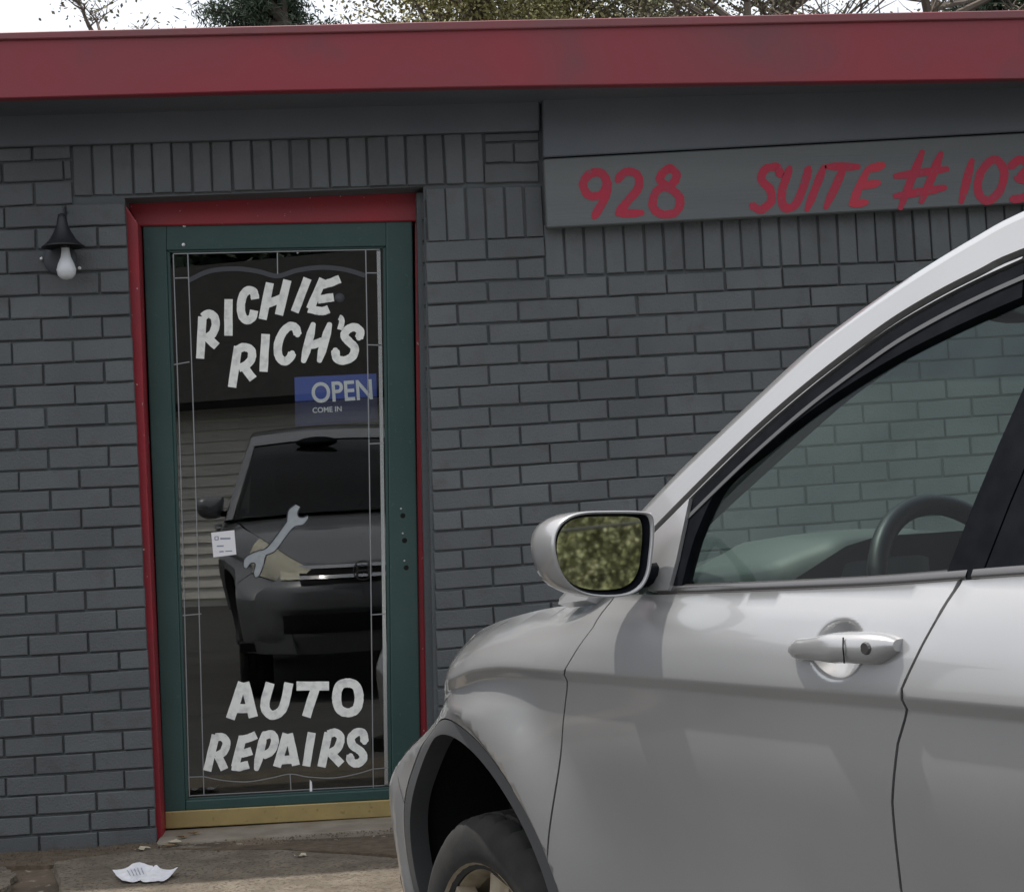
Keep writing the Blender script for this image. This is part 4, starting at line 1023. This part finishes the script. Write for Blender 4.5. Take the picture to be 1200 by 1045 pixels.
def wheel(root, wx, s):
    rc, r_ = .30, .34; yo = .80
    prof = [(.205, -.17), (.215, -.01), (.232, .0), (.262, .006), (.298, .004), (.318, -.006), (.331, -.018)]
    tread = [(.336, -.026), (.338, -.05), (.332, -.052), (.332, -.060), (.340, -.062), (.340, -.100), (.333, -.102), (.333, -.110), (.340, -.112), (.339, -.150), (.332, -.152), (.332, -.160), (.338, -.162), (.336, -.186), (.331, -.196), (.30, -.215), (.24, -.215)]
    pr = prof+tread; n = 150; V = []; F = []; m_ = len(pr)
    for k in range(n):
        a = 2*math.pi*k/n
        for j, (r0, h) in enumerate(pr):
            if k % 5 == 0 and (6 <= j <= 8 or 20 <= j <= 21): r0 -= .007
            if (k+2) % 5 == 0 and (11 <= j <= 12 or 15 <= j <= 16): r0 -= .005
            V.append((wx+r0*math.cos(a), s*(yo+h), rc+r0*math.sin(a)))
    for k in range(n):
        k2 = (k+1) % n
        for j in range(m_-1): F.append((k*m_+j, k*m_+j+1, k2*m_+j+1, k2*m_+j))
    ty = mk('wheel', V, F, 'rubber', root, local=True, smooth=True); ty.data.set_sharp_from_angle(angle=R(28))
    rm_ = MB(); rm_.lathe([(.232, .004), (.226, -.004), (.212, -.02), (.195, -.06), (.19, -.15), (0, -.15)], (wx, 0, rc), 'y', 40)
    rm_.v = [(x, s*(yo+y), z) for x, y, z in rm_.v]
    rm_.lathe([(0, s*(yo-.002)), (.035, s*(yo-.002)), (.05, s*(yo-.01)), (.06, s*(yo-.05))], (wx, 0, rc), 'y', 20)
    for k in range(5):
        a = 2*math.pi*k/5+.6; ca, sa = math.cos(a), math.sin(a)
        def P2(r0, t, y): return (wx+r0*ca-t*sa, s*(yo+y), rc+r0*sa+t*ca)
        rm_.add([P2(.03, -.03, -.012), P2(.03, .03, -.012), P2(.21, .042, -.010), P2(.21, -.042, -.010), P2(.03, -.035, -.05), P2(.03, .035, -.05), P2(.205, .05, -.05), P2(.205, -.05, -.05)], [(0, 1, 2, 3), (0, 4, 5, 1), (1, 5, 6, 2), (3, 2, 6, 7), (0, 3, 7, 4)])
    rm_.build('rim', 'alloy', ty, local=True, bevel=0)
C1 = thing('silver_car', CARLOC, 'silver sport utility car parked nose-in at an angle to the brick wall', 'car', rz=CARROT)
body(C1, 'silver')
# dark vehicle of the same kind standing behind the viewer, seen in the door glass
def copy_tree(o, parent, swap):
    c = o.copy(); col.objects.link(c); c.parent = parent
    if c.type == 'MESH' and c.data.materials and c.data.materials[0] and c.data.materials[0].name in swap:
        c.material_slots[0].link = 'OBJECT'; c.material_slots[0].material = MATS[swap[c.data.materials[0].name]]
    for ch in list(o.children): copy_tree(ch, c, swap)
    return c
C2 = thing('dark_car', (1.40, -7.55, LOT+.04), 'dark grey car facing the door, seen reflected in its glass', 'car', rz=R(90-4))
for ch in list(C1.children): copy_tree(ch, C2, {'silver': 'graphite', 'windshield_glass': 'dark_glass', 'side_glass': 'dark_glass'})
C2.scale = (1.12, 1.12, 1.12)
# ------------------------------------------------------------------ trees, neighbours and wires
def leaf_quads(pts, size, seed, aspect=1.7):
    r2 = np.random.RandomState(seed); n = len(pts); P = np.array(pts)
    a = r2.normal(size=(n, 3)); a /= np.linalg.norm(a, axis=1)[:, None]
    b = np.cross(a, r2.normal(size=(n, 3))); b /= np.linalg.norm(b, axis=1)[:, None]
    s_ = (size*r2.uniform(.6, 1.3, n))[:, None]
    V = np.stack([P-a*s_*aspect*.5, P+b*s_*.5, P+a*s_*aspect*.5, P-b*s_*.5], 1).reshape(-1, 3)
    return V
def fast_quads(name, V, m, parent=None):
    n = len(V)//4; me = bpy.data.meshes.new(name); me.vertices.add(len(V)); me.vertices.foreach_set('co', V.ravel())
    me.loops.add(4*n); me.loops.foreach_set('vertex_index', np.arange(4*n)); me.polygons.add(n)
    me.polygons.foreach_set('loop_start', np.arange(0, 4*n, 4)); me.polygons.foreach_set('loop_total', np.full(n, 4)); me.update(); me.validate()
    me.materials.append(MATS[m]); return link(name, me, parent, True)
def tree(name, loc, h, spread, label, leafm, nleaf, lsize, seed, trunk_r=.16, crown0=.35, levels=3, nb1=9, group='trees', twigm='bark', droop=0.0, cluster=.25, up=.6, aspect=1.7):
    r2 = random.Random(seed); root = thing(name, loc, label, 'tree', group)
    wood = MB(); tips = []
    def limb(p, d, L_, r_, lv):
        n = 5; pts = [p]; dd = d.copy()
        for k in range(n):
            dd = (dd+Vector((r2.uniform(-.25, .25), r2.uniform(-.25, .25), r2.uniform(-.1, .22)-droop)) * (.6 if lv else .14)).normalized()
            pts.append(pts[-1]+dd*(L_/n))
        wood.tube(pts, [r_*(1-.75*k/n) for k in range(n+1)], 6 if lv < 2 else 4, False)
        if lv >= levels:
            tips.extend(pts[1:]); return
        m_ = r2.randint(4, 6) if lv else nb1
        for k in range(m_):
            t = r2.uniform(.3 if lv else crown0, 1.0); i = min(n-1, int(t*n)); q_ = pts[i].lerp(pts[i+1], t*n-i)
            a = r2.uniform(0, 6.28); side = Vector((math.cos(a), math.sin(a), r2.uniform(-.1, up)))
            nd_ = (dd*.45+side).normalized()
            limb(q_, nd_, (spread if lv == 0 else L_*.55)*r2.uniform(.6, 1.1)*(1.1-.55*t if lv == 0 else 1), max(.004, r_*.45), lv+1)
        tips.append(pts[-1])
    limb(Vector((0, 0, 0)), Vector((0, 0, 1)), h*.85, trunk_r, 0)
    wood.build('trunk', twigm, root, local=True)
    pts = []
    for k in range(nleaf):
        t = tips[r2.randrange(len(tips))]; c_ = cluster
        pts.append((t.x+r2.gauss(0, c_), t.y+r2.gauss(0, c_), t.z+r2.gauss(0, c_*.8)))
    fast_quads('crown', leaf_quads(pts, lsize, seed, aspect), leafm, root)
    return root
def tx(px, Y): return float(at(px, 20, Y)[0])
GZ = LOT+.1
GB = 'trees behind the building'
tree('young_tree', (tx(128, 13), 13, GZ), 7.6, 1.5, 'thin budding tree top above the roof at far left', 'leaf_grey', 1100, .030, 11, .07, .5, 3, 12, GB, 'twig', cluster=.12)
tree('young_tree', (tx(198, 14), 14, GZ), 7.3, .8, 'smallest twig tips above the roof between bare tree and pine', 'leaf_grey', 700, .032, 12, .05, .55, 3, 7, GB, 'twig', cluster=.10)
tree('pine_tree', (tx(345, 19), 19, GZ), 11.5, 1.7, 'dark green pine rising behind the roof above the door', 'leaf_pine', 80000, .020, 13, .20, .40, 2, 50, GB, 'bark', cluster=.13, up=.3, aspect=6)
tree('pine_tree', (tx(425, 21), 21, GZ), 9.0, 1.2, 'smaller pine behind the roof beside the olive tree', 'leaf_pine', 40000, .020, 14, .14, .40, 2, 36, GB, 'bark', cluster=.12, up=.3, aspect=6)
for i, (px, Y, h, lm, n, lb) in enumerate(((530, 15, 9.4, 'leaf_olive', 60000, 'yellow green budding tree behind the roof left of middle'), (650, 18, 10.6, 'leaf_olive', 50000, 'olive budding tree behind the roof just left of the address board'), (760, 16, 9.8, 'leaf_grey', 42000, 'grey green budding tree behind the roof above the number 928'))):
    tree('olive_tree', (tx(px, Y), Y, GZ), h, 2.7, lb, lm, n, .032, 15+i, .16, .3, 3, 26, GB, 'twig', cluster=.24)
for i, (px, Y, h, n, lb) in enumerate(((860, 14, 9.2, 9000, 'mostly bare branching tree behind the roof above the word suite'), (960, 17, 10.2, 6000, 'tallest bare branching tree behind the roof near the letter E'), (1060, 15, 9.2, 3600, 'bare twiggy tree behind the roof near the hash sign'))):
    tree('bare_tree', (tx(px, Y), Y, GZ), h, 2.6, lb, 'leaf_grey', n//2, .028, 24+i, .12, .3, 3, 30, GB, 'twig', cluster=.14)
tree('pine_tree', (tx(1190, 18), 18, GZ), 10.5, 1.5, 'dark evergreen behind the roof at the right end', 'leaf_pine', 60000, .022, 19, .2, .4, 2, 44, GB, 'bark', cluster=.15, up=.3, aspect=6)
# across the lot, behind the viewer: seen in the door glass and the wing mirror
for i, (x, y, h, sp, n, lb) in enumerate(((10.2, -19.6, 8.5, 3.2, 60000, 'leafy green tree reflected in the wing mirror of the silver car'), (14.6, -18.0, 7.5, 2.8, 26000, 'leafy tree across the lot right of the mirror-reflected tree'), (6.2, -24.5, 10, 3.2, 26000, 'tall leafy tree across the lot behind the pale house right end'))):
    tree('broadleaf_tree', (x, y, LOT), h, sp, lb, 'leaf_spring', n*2 if i == 0 else n, .045 if i == 0 else .10, 31+i, .10, .04, 3, 26, 'trees across the lot', 'bark', cluster=.40, up=.35)
for i, (x, y, h, lb) in enumerate(((-6.5, -31, 11, 'dark tree behind the pale house, leftmost'), (-1.5, -32, 12, 'dark tree behind the pale house, middle'), (3.0, -31, 11.5, 'dark tree behind the pale house, towards its right end'))):
    tree('broadleaf_tree', (x, y, LOT), h, 3.4, lb, 'leaf_pine', 15000, .20, 41+i, .25, .1, 2, 26, 'trees behind the pale house', 'bark', cluster=.6, up=.35)
for i, (x, y, h, sp, n, lb) in enumerate(((9.4, -17.6, 3.2, 1.5, 30000, 'round green shrub across the lot seen low in the wing mirror'), (11.6, -21.5, 5.0, 2.4, 40000, 'big green shrub across the lot behind the round shrub'), (12.6, -24.5, 8.0, 3.6, 45000, 'dense tree farthest back in the wing mirror view'), (10.6, -23.5, 7.0, 3.2, 40000, 'dense tree standing left of the farthest one in the mirror view'))):
    tree('green_shrub' if h < 6 else 'broadleaf_tree', (x, y, LOT), h, sp, lb, 'leaf_spring', n*2, .040 if h < 6 else .07, 61+i, .06, .02, 3, 26, 'shrubs and trees across the lot', 'bark', cluster=.34, up=.35)
# pale clapboard house
HA = R(22)
Hs = thing('pale_house', (-1.0, -21.0, LOT), 'pale clapboard house with dark roof reflected in the door glass', 'house', rz=HA)
MB().box((-8, -6, 0), (8, -.02, 3.15)).build('wall', 'siding', Hs, local=True)
for k in range(18):
    z = .12+k*.168
    MB().add([(-8.02, 0, z+.160), (8.02, 0, z+.160), (8.02, .030, z), (-8.02, .030, z), (-8.02, -.02, z+.16), (8.02, -.02, z+.16), (8.02, -.02, z), (-8.02, -.02, z)],
       [(0, 3, 2, 1), (3, 7, 6, 2), (4, 0, 1, 5)]).build('clapboard', 'siding', Hs, local=True)
MB().add([(-8.5, .55, 3.05), (8.5, .55, 3.05), (8.5, -3, 5.6), (-8.5, -3, 5.6), (8.5, -6.5, 3.05), (-8.5, -6.5, 3.05), (-8.5, .5, 2.93), (8.5, .5, 2.93)], [(0, 1, 2, 3), (3, 2, 4, 5), (6, 7, 1, 0)]).build('roof', 'shingle', Hs, local=True)
for x in (-5.0, 4.2):
    wd = MB().box((x, .02, 1.0), (x+1.1, .07, 2.3)).build('window', 'white_print', Hs, local=True)
    MB().box((x+.08, .06, 1.08), (x+1.02, .075, 2.22)).build('pane', 'dark_glass', wd, local=True)
# utility poles with two service wires
pl = []
for (x, y, lb) in ((2.8, -16.5, 'wooden pole across the lot carrying two wires, nearer the pale house'), (15.5, -12.5, 'wooden pole across the lot carrying two wires, farther right')):
    t = thing('wooden_pole', (x, y, LOT), lb, 'pole', 'wooden poles across the lot')
    MB().tube([(0, 0, 0), (0, 0, 4.2)], [.09, .07], 10).build('post', 'wood_pole', t, local=True, smooth=True)
    MB().tube([(0, -.3, 2.6), (0, .3, 2.6)], .03, 6).build('arm', 'wood_pole', t, local=True); pl.append((x, y))
for k, (z0, z1, lb) in enumerate(((1.95, 2.75, 'upper black wire seen in the wing mirror'), (1.35, 2.10, 'lower black wire seen in the wing mirror'))):
    a, b = Vector((pl[0][0], pl[0][1]+.1, LOT+z0)), Vector((pl[1][0], pl[1][1]+.1, LOT+z1))
    tag(MB().tube([a.lerp(b, t)-Vector((0, 0, .10*4*t*(1-t))) for t in np.linspace(0, 1, 14)], .016, 5).build('service_wire', 'wire_black'), lb, 'wire')
